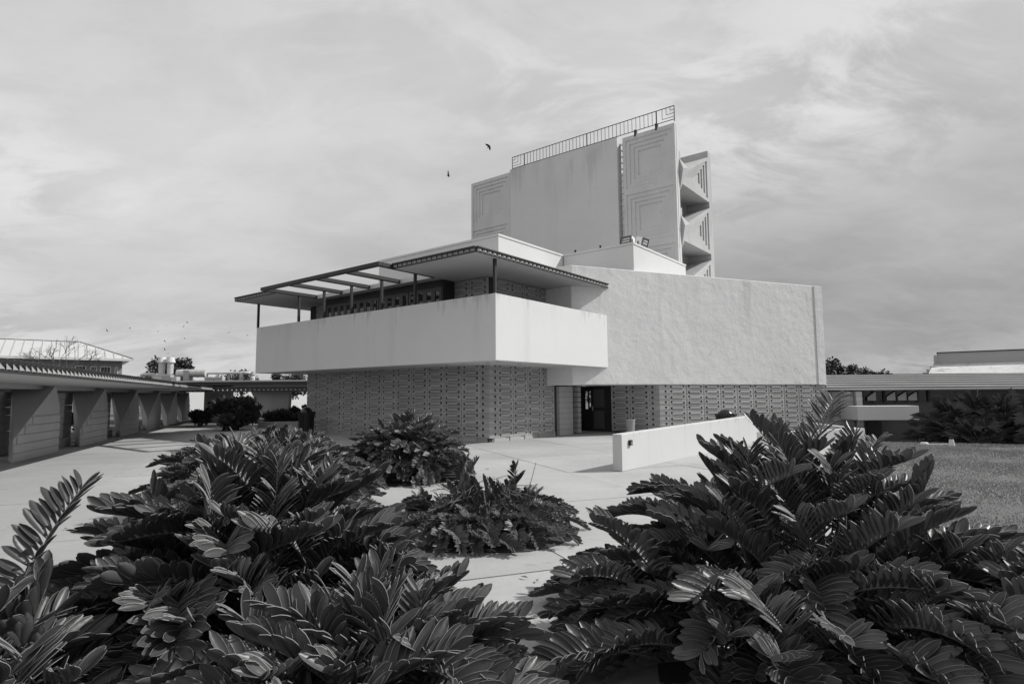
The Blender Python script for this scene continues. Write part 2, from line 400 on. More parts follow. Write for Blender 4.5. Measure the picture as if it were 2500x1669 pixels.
def half_block(hole_right):
    g_ = 0.004; mb = MB(); W = HW; H = ROW
    xs = [g_, 0.035, W - 0.125, W - 0.075, W - 0.035, W - g_]
    return mb
place = []      # (kind, local pos, rotz)
def wall_blocks(x, y, rz, n, z0, rows, start_half=False, end_half=False, key=0):
    d = Vector((math.cos(rz), math.sin(rz)))
    for r_ in range(rows):
        t = 0
        for c in range(n):
            place.append(((r_ + c + key) % 2, (x + d.x * t, y + d.y * t, z0 + r_ * ROW), rz, BW)); t += BW
# base course: plain shorter blocks with gaps between them, as where the wall meets the paving
def base_course(x, y, rz, length, nm='base_block'):
    d = Vector((math.cos(rz), math.sin(rz))); t = 0
    MB().box(0, length, 0.035, 0.072, 0, 0.137).build('base_strip', 'block', chapel, loc=(x, y, 0), rotz=rz)
    mb = MB(); mb.box(0.06, 0.70, 0.004, 0.07, 0.0, 0.135); me = mb.mesh(nm, 'block')
    while t + 0.7 < length:
        link(nm, me, chapel, (x + d.x * t, y + d.y * t, 0), rz); t += BW
Z0 = 0.142
wall_blocks(2.08, 2.487 + BW * 12, R(-90), 12, Z0, 12)             # shaded left wall
wall_blocks(2.08 + HW, 2.03, 0, 4, Z0, 12)                         # wall at the right of the corner
E_ = (9.22, -1.20)
wall_blocks(9.22, -1.2 + HW + BW * 2, R(-90), 2, Z0 - 0.06, 9, key=1)         # shaded entry wall
wall_blocks(9.22 + HW * math.cos(R(30)), -1.2 - HW * 0.5, R(-30), 10, Z0 - 0.06, 9)     # lit wall under the stucco
# corner blocks (half a block on each side)
cornA = MB()
for k in range(12):
    z = Z0 + k * ROW
    cornA.box(2.08, 2.08 + HW - 0.004, 2.03, 2.06, z + 0.036, z + ROW - 0.036)
def corner_mesh(angle):
    """L-shaped corner block: plain half face on the left, plain half face on the right at the given turn, with slots and one hole each"""
    mb = MB(); H = ROW
    for (z0, z1, pr) in ((0.004, 0.034, -0.010), (0.034, 0.052, 0), (0.052, 0.066, -0.025), (0.066, 0.160, 0.004), (0.160, 0.174, -0.025), (0.174, 0.192, 0), (0.192, H - 0.004, -0.010)):
        # outline of the outside face seen from above: left face along +y, right face along direction 'angle'
        p0 = Vector((0, HW)); p1 = Vector((0, 0)); dr = Vector((math.cos(angle), math.sin(angle))); p2 = dr * HW
        nl = Vector((-1, 0)); nr = Vector((dr.y, -dr.x))
        # offset corner
        bis = (nl + nr); k = pr / (1 + nl.dot(nr)); c = bis * k
        a0 = p0 + nl * pr; a2 = p2 + nr * pr
        i0 = p0 - nl * 0.065; k2 = -0.065 / (1 + nl.dot(nr)); ic = bis * k2; i2 = p2 - nr * 0.065
        mb.prism([(a0.x, a0.y), (c.x, c.y), (a2.x, a2.y), (i2.x, i2.y), (ic.x, ic.y), (i0.x, i0.y)], z0, z1)
    # dark glass insets near both ends
    dr = Vector((math.cos(angle), math.sin(angle))); nr = Vector((dr.y, -dr.x))
    for (p, d, nn, z0) in ((Vector((0, HW - .19)), Vector((0, 1)), Vector((-1, 0)), .048), (dr * (HW - .19), dr, nr, .09)):
        a = p + nn * .006; b = p + d * .085 + nn * .006
        mb.prism([(a.x, a.y), (b.x, b.y), (b.x - nn.x * .02, b.y - nn.y * .02), (a.x - nn.x * .02, a.y - nn.y * .02)], z0, z0 + .088, 1)
    return mb
cm0 = corner_mesh(0).mesh('corner_block', ['block', 'inset'])
for k in range(12): link('corner_block', cm0, chapel, (2.08, 2.03, Z0 + k * ROW))
cm1 = corner_mesh(R(-30)).mesh('corner_block', ['block', 'inset'])
for k in range(9): link('corner_block', cm1, chapel, (9.22, -1.2, Z0 - 0.06 + k * ROW))
base_course(2.09, 2.10 + BW * 12.4, R(-90), BW * 12.3); base_course(2.3, 2.04, 0, 4.0); base_course(9.4, -1.30, R(-30), 9.4)
# upper storey block walls (deep in the canopy's shade): joined
up = MB()
def join_block(mb, kind, pos, rz):
    src = BLK[kind]; ca, sa = math.cos(rz), math.sin(rz)
    mb.add([(pos[0] + x * ca - y * sa, pos[1] + x * sa + y * ca, pos[2] + z) for x, y, z in src.v], src.f); mb.mi[-len(src.f):] = src.mi
for r_ in range(6):
    for c in range(4): join_block(up, (r_ + c) % 2, (2.08 + 0.3 + BW * c, 2.03, 4.62 + r_ * ROW), 0)
    for c in range(2): join_block(up, (r_ + c + 1) % 2, (2.08, 2.1 + BW * (c + 1), 4.62 + r_ * ROW), R(-90))
    for c in range(3): join_block(up, (r_ + c) % 2, (2.08, 11.0 + BW * c, 4.62 + r_ * ROW), R(-90))
o = up.build('upper_block_wall', ['block', 'inset'], chapel); o['kind'] = 'stuff'
place.sort(key=lambda p: (chw(p[1][0], p[1][1], p[1][2]) - Vector((0, 0, CZ))).length)
rest = MB()
for i, (kd, pos, rz, W) in enumerate(place):
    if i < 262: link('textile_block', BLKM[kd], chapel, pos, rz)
    else: join_block(rest, kd, pos, rz)
if rest.v: o = rest.build('farther_textile_blocks', ['block', 'inset'], chapel); o['kind'] = 'stuff'
# cores behind the entry walls
MB().prism([(9.29, -1.15), (9.29 + 8.3, -1.15 - 4.72), (9.29 + 8.3, -3.6), (9.6, 0.95), (9.29, 0.95)], 0, 2.06).build('entry_wall_core', 'mortar', chapel)
MB().box(2.16, 9.0, 2.11, 13.43, 2.92, 5.96).build('upper_wall_core', 'mortar', chapel)
# pier of plain courses left of the door
pier = MB().box(6.46, 7.45, 1.97, 2.4, 0, 2.03)
pier.build('pier_core', 'mortar', chapel)
for k in range(9):
    MB().box(6.44, 7.47, 1.95, 2.42, 0.005 + k * 0.2245, 0.005 + (k + 1) * 0.2245 - 0.008).build('plain_block', 'block_light', chapel, bevel=0.004)
# stack of glass blocks beside the recessed double door
for k in range(9):
    MB().box(7.95, 8.2, 2.0, 2.24, 0.03 + k * 0.222, 0.03 + k * 0.222 + 0.2).build('glass_block', 'block_light', chapel, bevel=0.008)
MB().box(7.5, 8.25, 2.26, 2.45, 0, 2.05).box(8.252, 9.45, 2.92, 3.1, 0, 2.05).box(8.252, 8.4, 2.452, 2.918, 0, 2.05).build('recess_wall', 'bronze', chapel)
db = 9.45
dl = MB().box(db, db + .05, 2.22, 2.92, 0.02, 1.02).box(db, db + .05, 2.22, 2.92, 1.82, 2.05).box(db, db + .05, 2.55, 2.92, 1.02, 1.82).box(db, db + .05, 2.34, 2.40, 1.02, 1.82).box(db, db + .05, 2.22, 2.25, 1.02, 1.82)
dl.box(db, db + .05, 2.25, 2.34, 1.02, 1.12); dlo = dl.build('door', 'bronze', chapel)
MB().box(db + .02, db + .03, 2.40, 2.55, 1.02, 1.82).build('door_pane', 'clear', dlo)
MB().box(db + .02, db + .03, 2.25, 2.34, 1.12, 1.82).build('door_pane', 'clear', dlo)
for k in range(5): MB().box(db + .005, db + .018, 2.25, 2.55, 1.15 + k * .14, 1.155 + k * .14).build('glazing_bar', 'black', dlo)
dr2 = MB().box(db, db + .05, 1.0, 2.21, 0.02, 2.05).build('door', 'bronze', chapel)
for (za, zb_) in ((.15, .95), (1.1, 1.9)): MB().box(db - .012, db - .001, 1.55, 2.1, za, zb_).build('door_panel', 'doorwood', dr2)
MB().box(db - .05, db - .002, 2.14, 2.17, 0.95, 1.15).build('door_handle', 'duct', dr2)
# balcony: a deep white tray
MB().prism([(0, 0), (7.2, 0), (7.2, 0.22), (0.22, 0.22), (0.22, 14.18), (6.0, 14.18), (6.0, 14.4), (0, 14.4)], 2.75, 4.857).build('balcony_parapet', 'plaster', chapel, bevel=0.015)
MB().box(0.224, 8.5, 0.224, 14.176, 2.752, 2.93).build('balcony_slab', 'soffit', chapel)
for (b_, a_) in ((0.9, 1.1), (1.2, 3.3), (0.5, 0.35), (2.4, 0.9)):
    MB().lathe([(0.07, 2.745), (0.07, 2.76)], b_, a_, 12).build('soffit_light', 'black', chapel)
# canopy with its cut-out
CZ0, CZ1 = 5.985, 6.10
can = MB()
can.box(-0.95, 3.0, -0.05, 3.72, CZ0, CZ1)
can.box(3.0, 7.2, -0.05, 3.72, CZ0, CZ1)
can.build('canopy', ['soffit'], chapel)
MB().box(-0.95, 5.5, 11.18, 14.55, CZ0, CZ1).build('canopy', ['soffit'], chapel)
MB().box(1.0, 5.5, 3.723, 11.177, CZ0, CZ1).build('canopy', ['soffit'], chapel)
def fascia(p, q, nrm, h=0.155, pitch=0.235):
    """dark copper edge strip with a row of little folded triangles"""
    p, q, nrm = Vector(p), Vector(q), Vector(nrm); L_ = (q - p).length; d = (q - p).normalized(); up_ = Vector((0, 0, 1))
    mb = MB()
    mb.extrude([p + nrm * .03 - up_ * 0.01, p + nrm * .0 - up_ * 0.01, p + up_ * h, p + nrm * .03 + up_ * h], q - p, 0)
    mb.extrude([p + nrm * .085 + up_ * (h - .025), p + nrm * .0 + up_ * (h - .025), p + up_ * (h + .015), p + nrm * .085 + up_ * (h + .015)], q - p, 0)
    mb.extrude([p + nrm * .05 - up_ * .012, p - up_ * .012, p + up_ * .012, p + nrm * .05 + up_ * .012], q - p, 0)
    n = int(L_ / pitch)
    for i in range(n):
        t = p + d * (i + 0.08) * pitch + nrm * 0.03
        a = t + up_ * 0.014; b = t + d * pitch * 0.8 + up_ * 0.014; c = t + d * pitch * 0.75 + up_ * (h - .03); e = t + d * pitch * 0.45 + up_ * 0.03 + nrm * 0.055
        f_ = t + d * pitch * 0.05 + up_ * (h - .03)
        mb.add([a, b, c, e, f_], [(0, 1, 3), (1, 2, 3), (2, 4, 3), (4, 0, 3)], 1)
    return mb
fz = CZ0 + 0.0
fascia((-0.95, 3.72, fz), (-0.95, -0.05, fz), (-1, 0, 0)).build('fascia', ['copper', 'copper_facet'], chapel)
fascia((-0.95, -0.05, fz), (7.05, -0.05, fz), (0, -1, 0)).build('fascia', ['copper', 'copper_facet'], chapel)
fascia((-0.95, 14.55, fz), (-0.95, 11.18, fz), (-1, 0, 0)).build('fascia', ['copper', 'copper_facet'], chapel)
MB().box(-0.98, 5.0, 14.551, 14.59, fz - .01, fz + .15).build('fascia', 'copper', chapel)
# pergola
pb = MB(); pb.box(-1.62, -1.44, 3.70, 11.2, 5.99, 6.13); pb.build('pergola_beam', 'bronze', chapel, bevel=0.012)
for a_ in (3.79, 5.62, 7.45, 9.28, 11.11):
    MB().box(-1.437, 1.05, a_ - 0.085, a_ + 0.085, 5.985, 6.135).build('pergola_beam', 'bronze', chapel, bevel=0.012)
MB().box(0.93, 0.998, 3.88, 11.02, 5.97, 6.14).build('pergola_trim', 'band', chapel)
# posts
for a_ in (14.47, 11.11, 9.28, 7.45, 5.62, 3.79):
    MB().box(0.06, 0.145, a_ - 0.045, a_ + 0.045, 4.84, 5.984).build('post', 'bronze', chapel)
MB().box(0.08, 0.17, 0.08, 0.17, 4.84, 5.984).build('post', 'bronze', chapel)
# window bay: sixteen narrow leaves
wx = 1.45
MB().box(wx - 0.03, wx + 0.12, 3.83, 11.07, 5.72, 5.984).build('window_head', 'bronze', chapel)
MB().box(wx, 2.07, 3.75, 3.83, 2.93, 5.984).box(wx, 2.07, 11.07, 11.15, 2.93, 5.984).build('bay_cheek', 'bronze', chapel)
lw = 7.24 / 16
for k in range(16):
    y0 = 3.83 + k * lw + (0.02 if k % 4 == 0 else 0.004); y1 = 3.83 + (k + 1) * lw - (0.02 if k % 4 == 3 else 0.004)
    st = 0.095
    f_ = MB().box(wx, wx + 0.05, y0, y0 + st, 2.95, 5.72).box(wx, wx + 0.05, y1 - st, y1, 2.95, 5.72).box(wx, wx + 0.05, y0 + st, y1 - st, 5.60, 5.72).box(wx, wx + 0.05, y0 + st, y1 - st, 2.95, 3.15)
    fo = f_.build('window_leaf', 'doorwood', chapel)
    pn = MB().box(wx + 0.02, wx + 0.03, y0 + st, y1 - st, 3.15, 5.6)
    pn.build('window_pane', 'glass', fo)
# white roof boxes with copings
def roofbox(x0, x1, y0, y1, z0, z1):
    MB().box(x0, x1, y0, y1, z0, z1 - 0.095).build('roof_box', 'white', chapel, bevel=0.01)
    MB().box(x0 - 0.03, x1 + 0.0, y0 - 0.03, y1 + 0.03, z1 - 0.092, z1).build('coping', 'white', chapel, bevel=0.008)
roofbox(3.67, 13.6, 2.90, 10.22, 6.102, 8.05)
roofbox(8.31, 13.97, -0.63, 2.866, 6.5, 8.047)
for (b_, a_) in ((8.5, 2.35), (8.5, 1.05)):
    MB().lathe([(0.045, 8.04), (0.045, 8.22)], b_, a_, 8).build('vent_pipe', 'black', chapel)
# big old stucco volume
MB().prism([(5.67, 0.80), (17.42, -5.98), (19.0, -5.0), (19.0, 2.6), (5.67, 2.6)], 2.06, [6.83, 6.80, 6.8, 6.83, 6.83]).build('stucco_wall', 'stucco', chapel, bevel=0.03)
sb = MB(); dS = Vector((0.866, -0.5)); nS = Vector((-0.5, -0.866))
e0 = Vector((5.67, 0.80)) + dS * 13.05
sb.prism([tuple(e0 + nS * 0.0), tuple(e0 + nS * 0.03), tuple(e0 + dS * 0.50 + nS * 0.03), tuple(e0 + dS * 0.50)], 2.055, 6.80); sb.build('stucco_edge_band', 'stucco', chapel, bevel=0.02)
# ---- tower (drawn in its own unit, then set on the roof)
before_tower = set(chapel.children)
tx = 11.42
MB().box(tx - 0.02, tx + 0.4, 1.64, 8.42, 6.0, 14.36).build('tower_panel', 'tower', chapel, bevel=0.02)
P_ = 2.72
def relief_panel(y0, y1, name, ztop):
    mb = MB()
    mb.box(tx + 0.19, tx + 0.4, y0, y1, 6.0, ztop - .002)
    mf = lambda y, z, d: (tx + d, y, z)
    yc0, yc1 = y0 + 0.15, y1 - 0.15
    zt = ztop
    for k in range(3):
        zb = ztop - 0.18 - P_ * (k + 1) + 0.0 if k < 2 else 6.0
        zb_t = ztop - 0.09 - P_ * (k + 1)
        top = ztop if k == 0 else ztop - 0.09 - P_ * k
        outer = [(y0, zb_t), (y1, zb_t), (y1, top), (y0, top)]
        sq_top = ztop - 0.20 - P_ * k
        sq = [(yc0, sq_top - 2.40), (yc1, sq_top - 2.40), (yc1, sq_top), (yc0, sq_top)]
        nested(mb, [outer, sq, inset(sq, .2), inset(sq, .4), inset(sq, .6)], mf, 0.042)
    zl = ztop - 0.09 - P_ * 3
    for (ya, yb) in ((y0, y0), (y1, y1)):
        mb.add([(tx, ya, zl), (tx + 0.15, ya, zl), (tx + 0.15, ya, ztop), (tx, ya, ztop)], [(0, 1, 2, 3)])
    mb.add([(tx, y0, ztop), (tx, y1, ztop), (tx + .15, y1, ztop), (tx + .15, y0, ztop)], [(0, 1, 2, 3)])
    return mb.build('relief_panel', 'relief', chapel)
relief_panel(8.44, 11.36, 'relief_panel', 14.22)
relief_panel(-1.33, 1.35, 'relief_panel', 14.21)
# narrow slot between the plain and the right panel, filled with a light lattice of slanted plates
lat = MB()
for k in range(22):
    z = 7.4 + k * 0.31
    lat.extrude([(tx + 0.25, 1.37, z), (tx + 0.25, 1.62, z + 0.13), (tx + 0.25, 1.62, z + 0.19), (tx + 0.25, 1.37, z + 0.06)], (0.5, 0, 0))
lat.box(tx + 0.27, tx + 0.72, 1.47, 1.50, 7.2, 14.1).build('slot_lattice', 'trim', chapel)
# back slab
MB().box(15.68, 16.1, -1.33, 11.36, 6.0, 14.27).build('back_tower_slab', 'fold', chapel, bevel=0.015)
MB().box(15.2, 15.67, 2.5, 8.5, 6.0, 14.0).build('tower_core', 'tower', chapel)
# inner return wall that closes the folds behind the triangles
MB().box(11.83, 15.67, -0.15, 0.05, 6.0, 13.0).build('fold_back_wall', 'fold', chapel)
for k, z0 in enumerate((6.06, 8.78, 11.50)):
    tri = [(12.02, z0), (15.675, z0), (15.675, z0 + 2.42), (12.42, z0 + 0.86)]
    mb = MB()
    y0 = -1.33
    mf = lambda x, z, d: (x, y0 + d, z)
    rings = [tri]
    for i in range(4):
        xr_ = 15.5 - .2 * i; zb_ = z0 + .18 + .2 * i; zt_ = z0 + 2.16 - .25 * i
        xa = max(12.5, xr_ - (zt_ - zb_) / .52); za = zt_ - .52 * (xr_ - xa)
        rings.append([(xa, zb_), (xr_, zb_), (xr_, zt_), (xa, max(za, zb_ + .012))])
    nested(mb, rings, mf, 0.06)
    n = len(tri); D_ = 1.18
    mb.add([(x, y0, z) for x, z in tri] + [(x, y0 + D_, z) for x, z in tri], [(i, n + i, n + (i + 1) % n, (i + 1) % n) for i in range(n)])
    mb.build('folded_triangle', 'fold', chapel)
    nb = MB()
    # small facing nose on the front side
    A, B, C_ = (11.83, -1.0, z0 + 0.95), (11.83, -1.33, z0 - 0.42), (12.55, -1.42, z0 + 0.80)
    nb.add([(11.83, -1.33, z0 + 1.15), (12.5, -1.50, z0 + 0.82), (11.83, -1.33, z0 - 0.42), (11.83, -0.4, z0 + 1.15), (12.5, -0.4, z0 + 0.82), (11.83, -0.4, z0 - 0.42), (11.83, -1.52, z0 + 0.62)],
           [(0, 1, 6), (1, 2, 6), (0, 3, 4, 1), (1, 4, 5, 2), (0, 6, 2)])
    nb.build('fold_nose', 'fold', chapel)
    MB().box(11.83, 12.0, -1.33, -1.15, z0 + 0.6, z0 + 1.5).build('fold_fin', 'fold', chapel)
# bell-tower railing
rl = MB(); rx = 11.5
def bar(y0, z0, y1, z1, r_=0.018): rl.tube([(rx, y0, z0), (rx, y1, z1)], r_, 5)
zt, zb = 15.07, 14.42
bar(-1.31, zt, 8.3, zt, .022); bar(-1.31, zb, 8.3, zb, .02)
for y in (-1.31, 8.3): bar(y, zb - .1, y, zt, .02)
n = 37
for i in range(n + 1):
    y = -0.42 + (7.45 + 0.42) * i / n
    bar(y, zb, y, zt, 0.03 if i in (0, n, 18) else 0.013)
for (ye, sg) in ((8.3, -1), (-1.31, 1)):
    for k in (1, 2, 3):
        s = 0.2 * k
        bar(ye + sg * s, zt, ye + sg * s, zt - s * 0.85, .014); bar(ye, zt - s * .85, ye + sg * s, zt - s * .85, .014)
rl.build('roof_railing', 'black', chapel)
TS = 1.0954
for o in set(chapel.children) - before_tower:
    o.scale = (TS, TS, TS); o.location = (1.340, 1.119, -0.159)
TOFF = (1.340, 1.119, -0.159)
for y in (-0.47, 0.62):
    o = MB().box(rx - .08, rx + .08, y, y + .1, 14.1, 14.45).build('railing_foot', 'black', chapel); o.scale = (TS, TS, TS); o.location = TOFF


# ---- floodlights standing on the roof box
def floodlight(pos, aim, tilt, label):
    t = thing('floodlight', label, 'floodlight', pos, aim, 'floodlights on the white roof box')
    b_ = MB(); b_.prism([(-0.27, -0.02), (0.27, -0.02), (0.25, 0.30), (-0.25, 0.30)], 0.12, 0.48)
    q = Euler((tilt, 0, 0))
    h = b_.build('housing', 'flood_white', t, bevel=0.02, rot=q)
    MB().box(-0.25, 0.25, -0.035, -0.021, 0.14, 0.46).build('lens', 'lens', h)
    MB().box(-0.17, 0.18, -0.045, -0.036, 0.22, 0.27).build('lamp_tube', 'trim', h); MB().box(-0.12, 0.18, -0.045, -0.036, 0.33, 0.38).build('lamp_tube', 'trim', h)
    fr = MB().box(-0.27, 0.27, -0.05, -0.036, 0.12, 0.145).box(-0.27, 0.27, -0.05, -0.036, 0.455, 0.48).box(-0.27, -0.245, -0.05, -0.036, 0.145, 0.455).box(0.245, 0.27, -0.05, -0.036, 0.145, 0.455)
    fr.build('lens_frame', 'black', h)
    MB().box(-0.30, -0.28, 0.05, 0.10, 0.0, 0.32).box(0.28, 0.30, 0.05, 0.10, 0.0, 0.32).box(-0.30, 0.30, 0.05, 0.10, -0.02, 0.0).build('bracket', 'black', t)
    return t
p = chw(8.62, -0.12, 7.98); floodlight(p, R(-42), R(-12), 'white floodlight tilted forward just behind the roof box corner')
p = chw(9.6, -0.45, 8.02); floodlight(p, R(48), R(16), 'pale floodlight turned away, on the lit roof edge right of the corner')

# ================================================================== RAMP WALL and other low walls
ramp = thing('ramp_wall', 'low white wall with streaked top running past the chapel entrance', 'wall', (OX, OY, 0), TH)
rw = MB(); rw.add([(-2.36, -5.53, 0), (7.8, -5.53, -.02), (7.8, -5.30, -.02), (-2.36, -5.30, 0), (-2.36, -5.53, .80), (7.8, -5.53, .92), (7.8, -5.30, .92), (-2.36, -5.30, .80)],
                  [(3, 2, 1, 0), (4, 5, 6, 7), (0, 1, 5, 4), (1, 2, 6, 5), (2, 3, 7, 6), (3, 0, 4, 7)])
rw.build('wall_body', 'ramp', ramp, bevel=0.012)
sl = thing('step_light', 'small black square step light on the near end of the white ramp wall', 'wall light', chw(-2.0, -5.535, 0.60), TH)
MB().box(-0.06, 0.06, -0.05, 0.0, -0.06, 0.06).build('housing', 'black', sl, bevel=0.008)
MB().box(-0.04, 0.04, -0.056, -0.051, -0.045, 0.03).build('lens', 'lens', sl)
T60 = R(90 - 8.8)
pc = Vector((12.0, 20.35))
pw = thing('planter_wall', 'low white angled wall at the lawn edge right of the ramp', 'wall', (pc.x, pc.y, 0))
d1 = -SD; d2 = Vector((math.sin(R(5)), math.cos(R(5)))); n1_ = Vector((SD.y, -SD.x))
a0 = pc; a1 = pc + d1 * 4.5
def wallpiece(mb, p, q, th, z0, z1, side):
    d = (q - p).normalized(); nn = Vector((-d.y, d.x)) * side * th
    mb.prism([tuple(v - pc) for v in ((p, q, q + nn, p + nn) if side > 0 else (p + nn, q + nn, q, p))], z0, z1)
m_ = MB(); wallpiece(m_, a0, a1, 0.2, -0.5, 0.46, -1); m_.build('front_wall', 'white', pw, bevel=0.01)
m_ = MB(); q0 = pc + d2 * 0.22; wallpiece(m_, q0, q0 + d2 * 4.5, 0.2, -0.5, 0.455, 1); m_.build('side_wall', 'white', pw, bevel=0.01)
kb = MB(); kp = pc + Vector((0.25, 0.3))
kb.prism([(0, 0), (0.12, 0), (1.6, 1.3), (1.45, 1.3)], -0.3, [.03, .03, -.16, -.16])
o = kb.build('lawn_kerb', 'kerb', None, loc=(kp.x - .1, kp.y - 0.4, 0)); struct(o)

# ================================================================== LITTER BINS
def slat_bin(pos, r_, h, label, bag=True, group=None):
    t = thing('litter_bin', label, 'litter bin', pos, 0, group)
    n = 26
    for k in range(n):
        a = 2 * math.pi * k / n
        mb = MB(); ca, sa = math.cos(a), math.sin(a)
        w_ = 0.03
        pts = []
        for (rr_, z) in ((r_ * 0.86, 0.06), (r_ * 0.9, h * 0.7), (r_ * 1.04, h)):
            for (dr, dw) in ((0, -w_), (0, w_), (.012, w_), (.012, -w_)):
                pts.append((ca * (rr_ + dr) - sa * dw, sa * (rr_ + dr) + ca * dw, z))
        mb.add(pts, [(0, 1, 5, 4), (1, 2, 6, 5), (2, 3, 7, 6), (3, 0, 4, 7), (4, 5, 9, 8), (5, 6, 10, 9), (6, 7, 11, 10), (7, 4, 8, 11), (8, 9, 10, 11)])
        mb.build('slat', 'black', t)
    for z in (0.08, h * .5, h * .85):
        mb = MB(); mb.tube([(math.cos(2 * math.pi * k / 24) * r_ * .87, math.sin(2 * math.pi * k / 24) * r_ * .87, z) for k in range(25)], 0.018, 6, cap=False); mb.build('hoop', 'black', t)
    prof = [(r_ * .78, 0.05), (r_ * .82, h * .6), (r_ * .8, h * .95)]
    if bag: prof += [(r_ * .62, h * 1.06), (r_ * .5, h * 1.14), (r_ * .25, h * 1.19), (0.02, h * 1.2)]
    MB().lathe(prof, 0, 0, 18).build('liner_bag', 'bag', t, smooth=True)
    return t
Y_ = 24.0; slat_bin(((1767 - 1250) / F * Y_, Y_, 0), 0.40, 0.87, 'black slatted bin with bulging bag showing above the white ramp wall')
Y_ = 26.6; slat_bin(((745 - 1250) / F * Y_ + .1, Y_, 0), 0.36, 1.0, 'tall black bin against the far left corner of the block wall')
eb = thing('ash_urn', 'squat grey round bin in the shaded chapel entry', 'bin', ((1535 - 1250) / F * 24.75, 24.75, 0))
MB().lathe([(0.16, 0), (0.2, 0.5), (0.2, 0.62), (0.17, 0.62), (0.16, 0.5)], 0, 0, 18).build('urn_body', 'kerb', eb, smooth=False)
MB().lathe([(0.205, 0.6), (0.215, 0.6), (0.215, 0.64), (0.16, 0.64)], 0, 0, 18).build('urn_rim', 'grey', eb)

# ================================================================== ESPLANADE (left): low cantilevered roof, local x = m, local y = n
esp = thing('covered_walk', 'long low covered walk with toothed copper eave on the left', 'covered walk', (0, 0, 0), SA)
EZ = 2.06
ME = -3.86
MB().box(-9.0, ME, 3.0, 50.0, EZ, EZ + 0.09).build('roof_slab', 'espl', esp)
MB().box(-9.0, ME - 0.15, 3.0, 50.0, EZ + 0.092, EZ + 0.15).build('roof_deck', 'copper', esp)
ef = MB(); pitch = 0.232
ef.box(ME + .001, ME + .05, 3.0, 50.0, EZ - 0.02, EZ + 0.03, 0)
ef.box(ME - .14, ME, 3.0, 50.0, EZ + 0.03, EZ + 0.17, 0)
y = 3.0
while y < 49.8:
    ef.add([(ME + .045, y + .035, EZ + .032), (ME + .045, y + .197, EZ + .032), (ME + .012, y + .116, EZ + .125), (ME + .085, y + .116, EZ + .034)], [(0, 3, 2), (3, 1, 2), (0, 1, 3)], 1)
    ef.add([(ME + .004, y + .116, EZ + .13), (ME + .004, y + .262, EZ + .045), (ME + .06, y + .232, EZ + .18), (ME + .05, y + .116, EZ + .19), (ME + .06, y, EZ + .18), (ME + .004, y - .03, EZ + .045), (ME - .14, y + .116, EZ + .205), (ME - .14, y + .25, EZ + .17), (ME - .14, y - .018, EZ + .17)],
           [(0, 1, 2, 3), (0, 3, 4, 5), (3, 2, 7, 6), (4, 3, 6, 8)], 0)
    y += pitch
ef.build('toothed_eave', ['copper', 'copper_facet'], esp)
# inner bulkhead and the hanging textured brackets
MB().box(-8.9, -6.9, 3.0, 50.0, EZ - 0.12, EZ - 0.002).build('bulkhead', 'espl', esp)
def column_at(nf, back=False):
    m0 = -6.63 if not back else -12.0
    T_ = EZ - 0.03
    front = [(m0, nf - 3.30, 0), (m0, nf, 0), (m0, nf, 1.42), (m0, nf - .42, T_), (m0, nf - .52, T_), (m0, nf - 3.30, .58)]
    rear = [(m0 - .28, nf - 2.7, 0), (m0 - .62, nf, 0), (m0 - .8, nf, 1.42), (m0 - 1.08, nf - .42, T_), (m0 - 1.08, nf - .52, T_), (m0 - .28, nf - 2.7, .58)]
    cm_ = MB(); cm_.add(front + rear, [(0, 1, 2, 3, 4, 5), (11, 10, 9, 8, 7, 6), (0, 6, 7, 1), (1, 7, 8, 2), (2, 8, 9, 3), (3, 9, 10, 4), (4, 10, 5), (10, 11, 5), (5, 11, 6, 0)])
    col_ = cm_.build('column', 'column', esp)
    # block courses as proud bands on the plaza side and the near end
    for k in range(5):
        z0 = 0.004 + k * 0.235
        if z0 > 1.2: break
        na = nf - 3.3 + (0 if z0 < .4 else (z0 - .38) * 2.1)
        MB().box(m0 + 0.001, m0 + 0.03, na, nf - 0.0, z0, z0 + 0.210).build('course', 'column', col_)
    for k in range(8):
        MB().box(m0 - 1.50, m0 - 1.10, nf - 1.2, nf - 0.3, k * .235 + .005, k * .235 + .228).build('course', 'block_light', col_)
    return col_
for k in range(6): column_at(22.56 + 5.42 * k)
for k in range(7):
    nf = 22.56 + 5.42 * (k - 1)
    # inverted triangular bracket of stepped blocks, hung from the soffit behind the columns
    top0, top1, tip = nf - 0.9, nf + 4.4, nf + 0.3
    rows = 5; br = None
    core = MB().extrude([(-8.35, top0, EZ - .12), (-8.35, top1, EZ - .12), (-8.35, tip + .3, EZ - 0.72), (-8.35, tip - .4, EZ - 0.72)], (-0.12, 0, 0)).build('hanging_bracket', 'column', esp)
    for r_ in range(rows):
        za = EZ - 0.125 - r_ * 0.118; zb_ = za - 0.112
        f0 = (r_) / rows; f1 = (r_ + 1) / rows
        l0 = top0 + (tip - .4 - top0) * f1; r1 = top1 + (tip + .3 - top1) * f1
        nb_ = max(2, int((r1 - l0) / 0.46)); st = (r1 - l0) / nb_
        mb = MB()
        for q in range(nb_):
            mb.add([(-8.345, l0 + q * st + .01, za), (-8.345, l0 + (q + 1) * st - .01, za), (-8.26, l0 + (q + 1) * st - .01, zb_), (-8.26, l0 + q * st + .01, zb_), (-8.345, l0 + q * st + .01, zb_), (-8.345, l0 + (q + 1) * st - .01, zb_)],
                   [(0, 1, 2, 3), (3, 2, 5, 4), (0, 3, 4), (1, 5, 2)])
        mb.build('block_row', 'column', core)
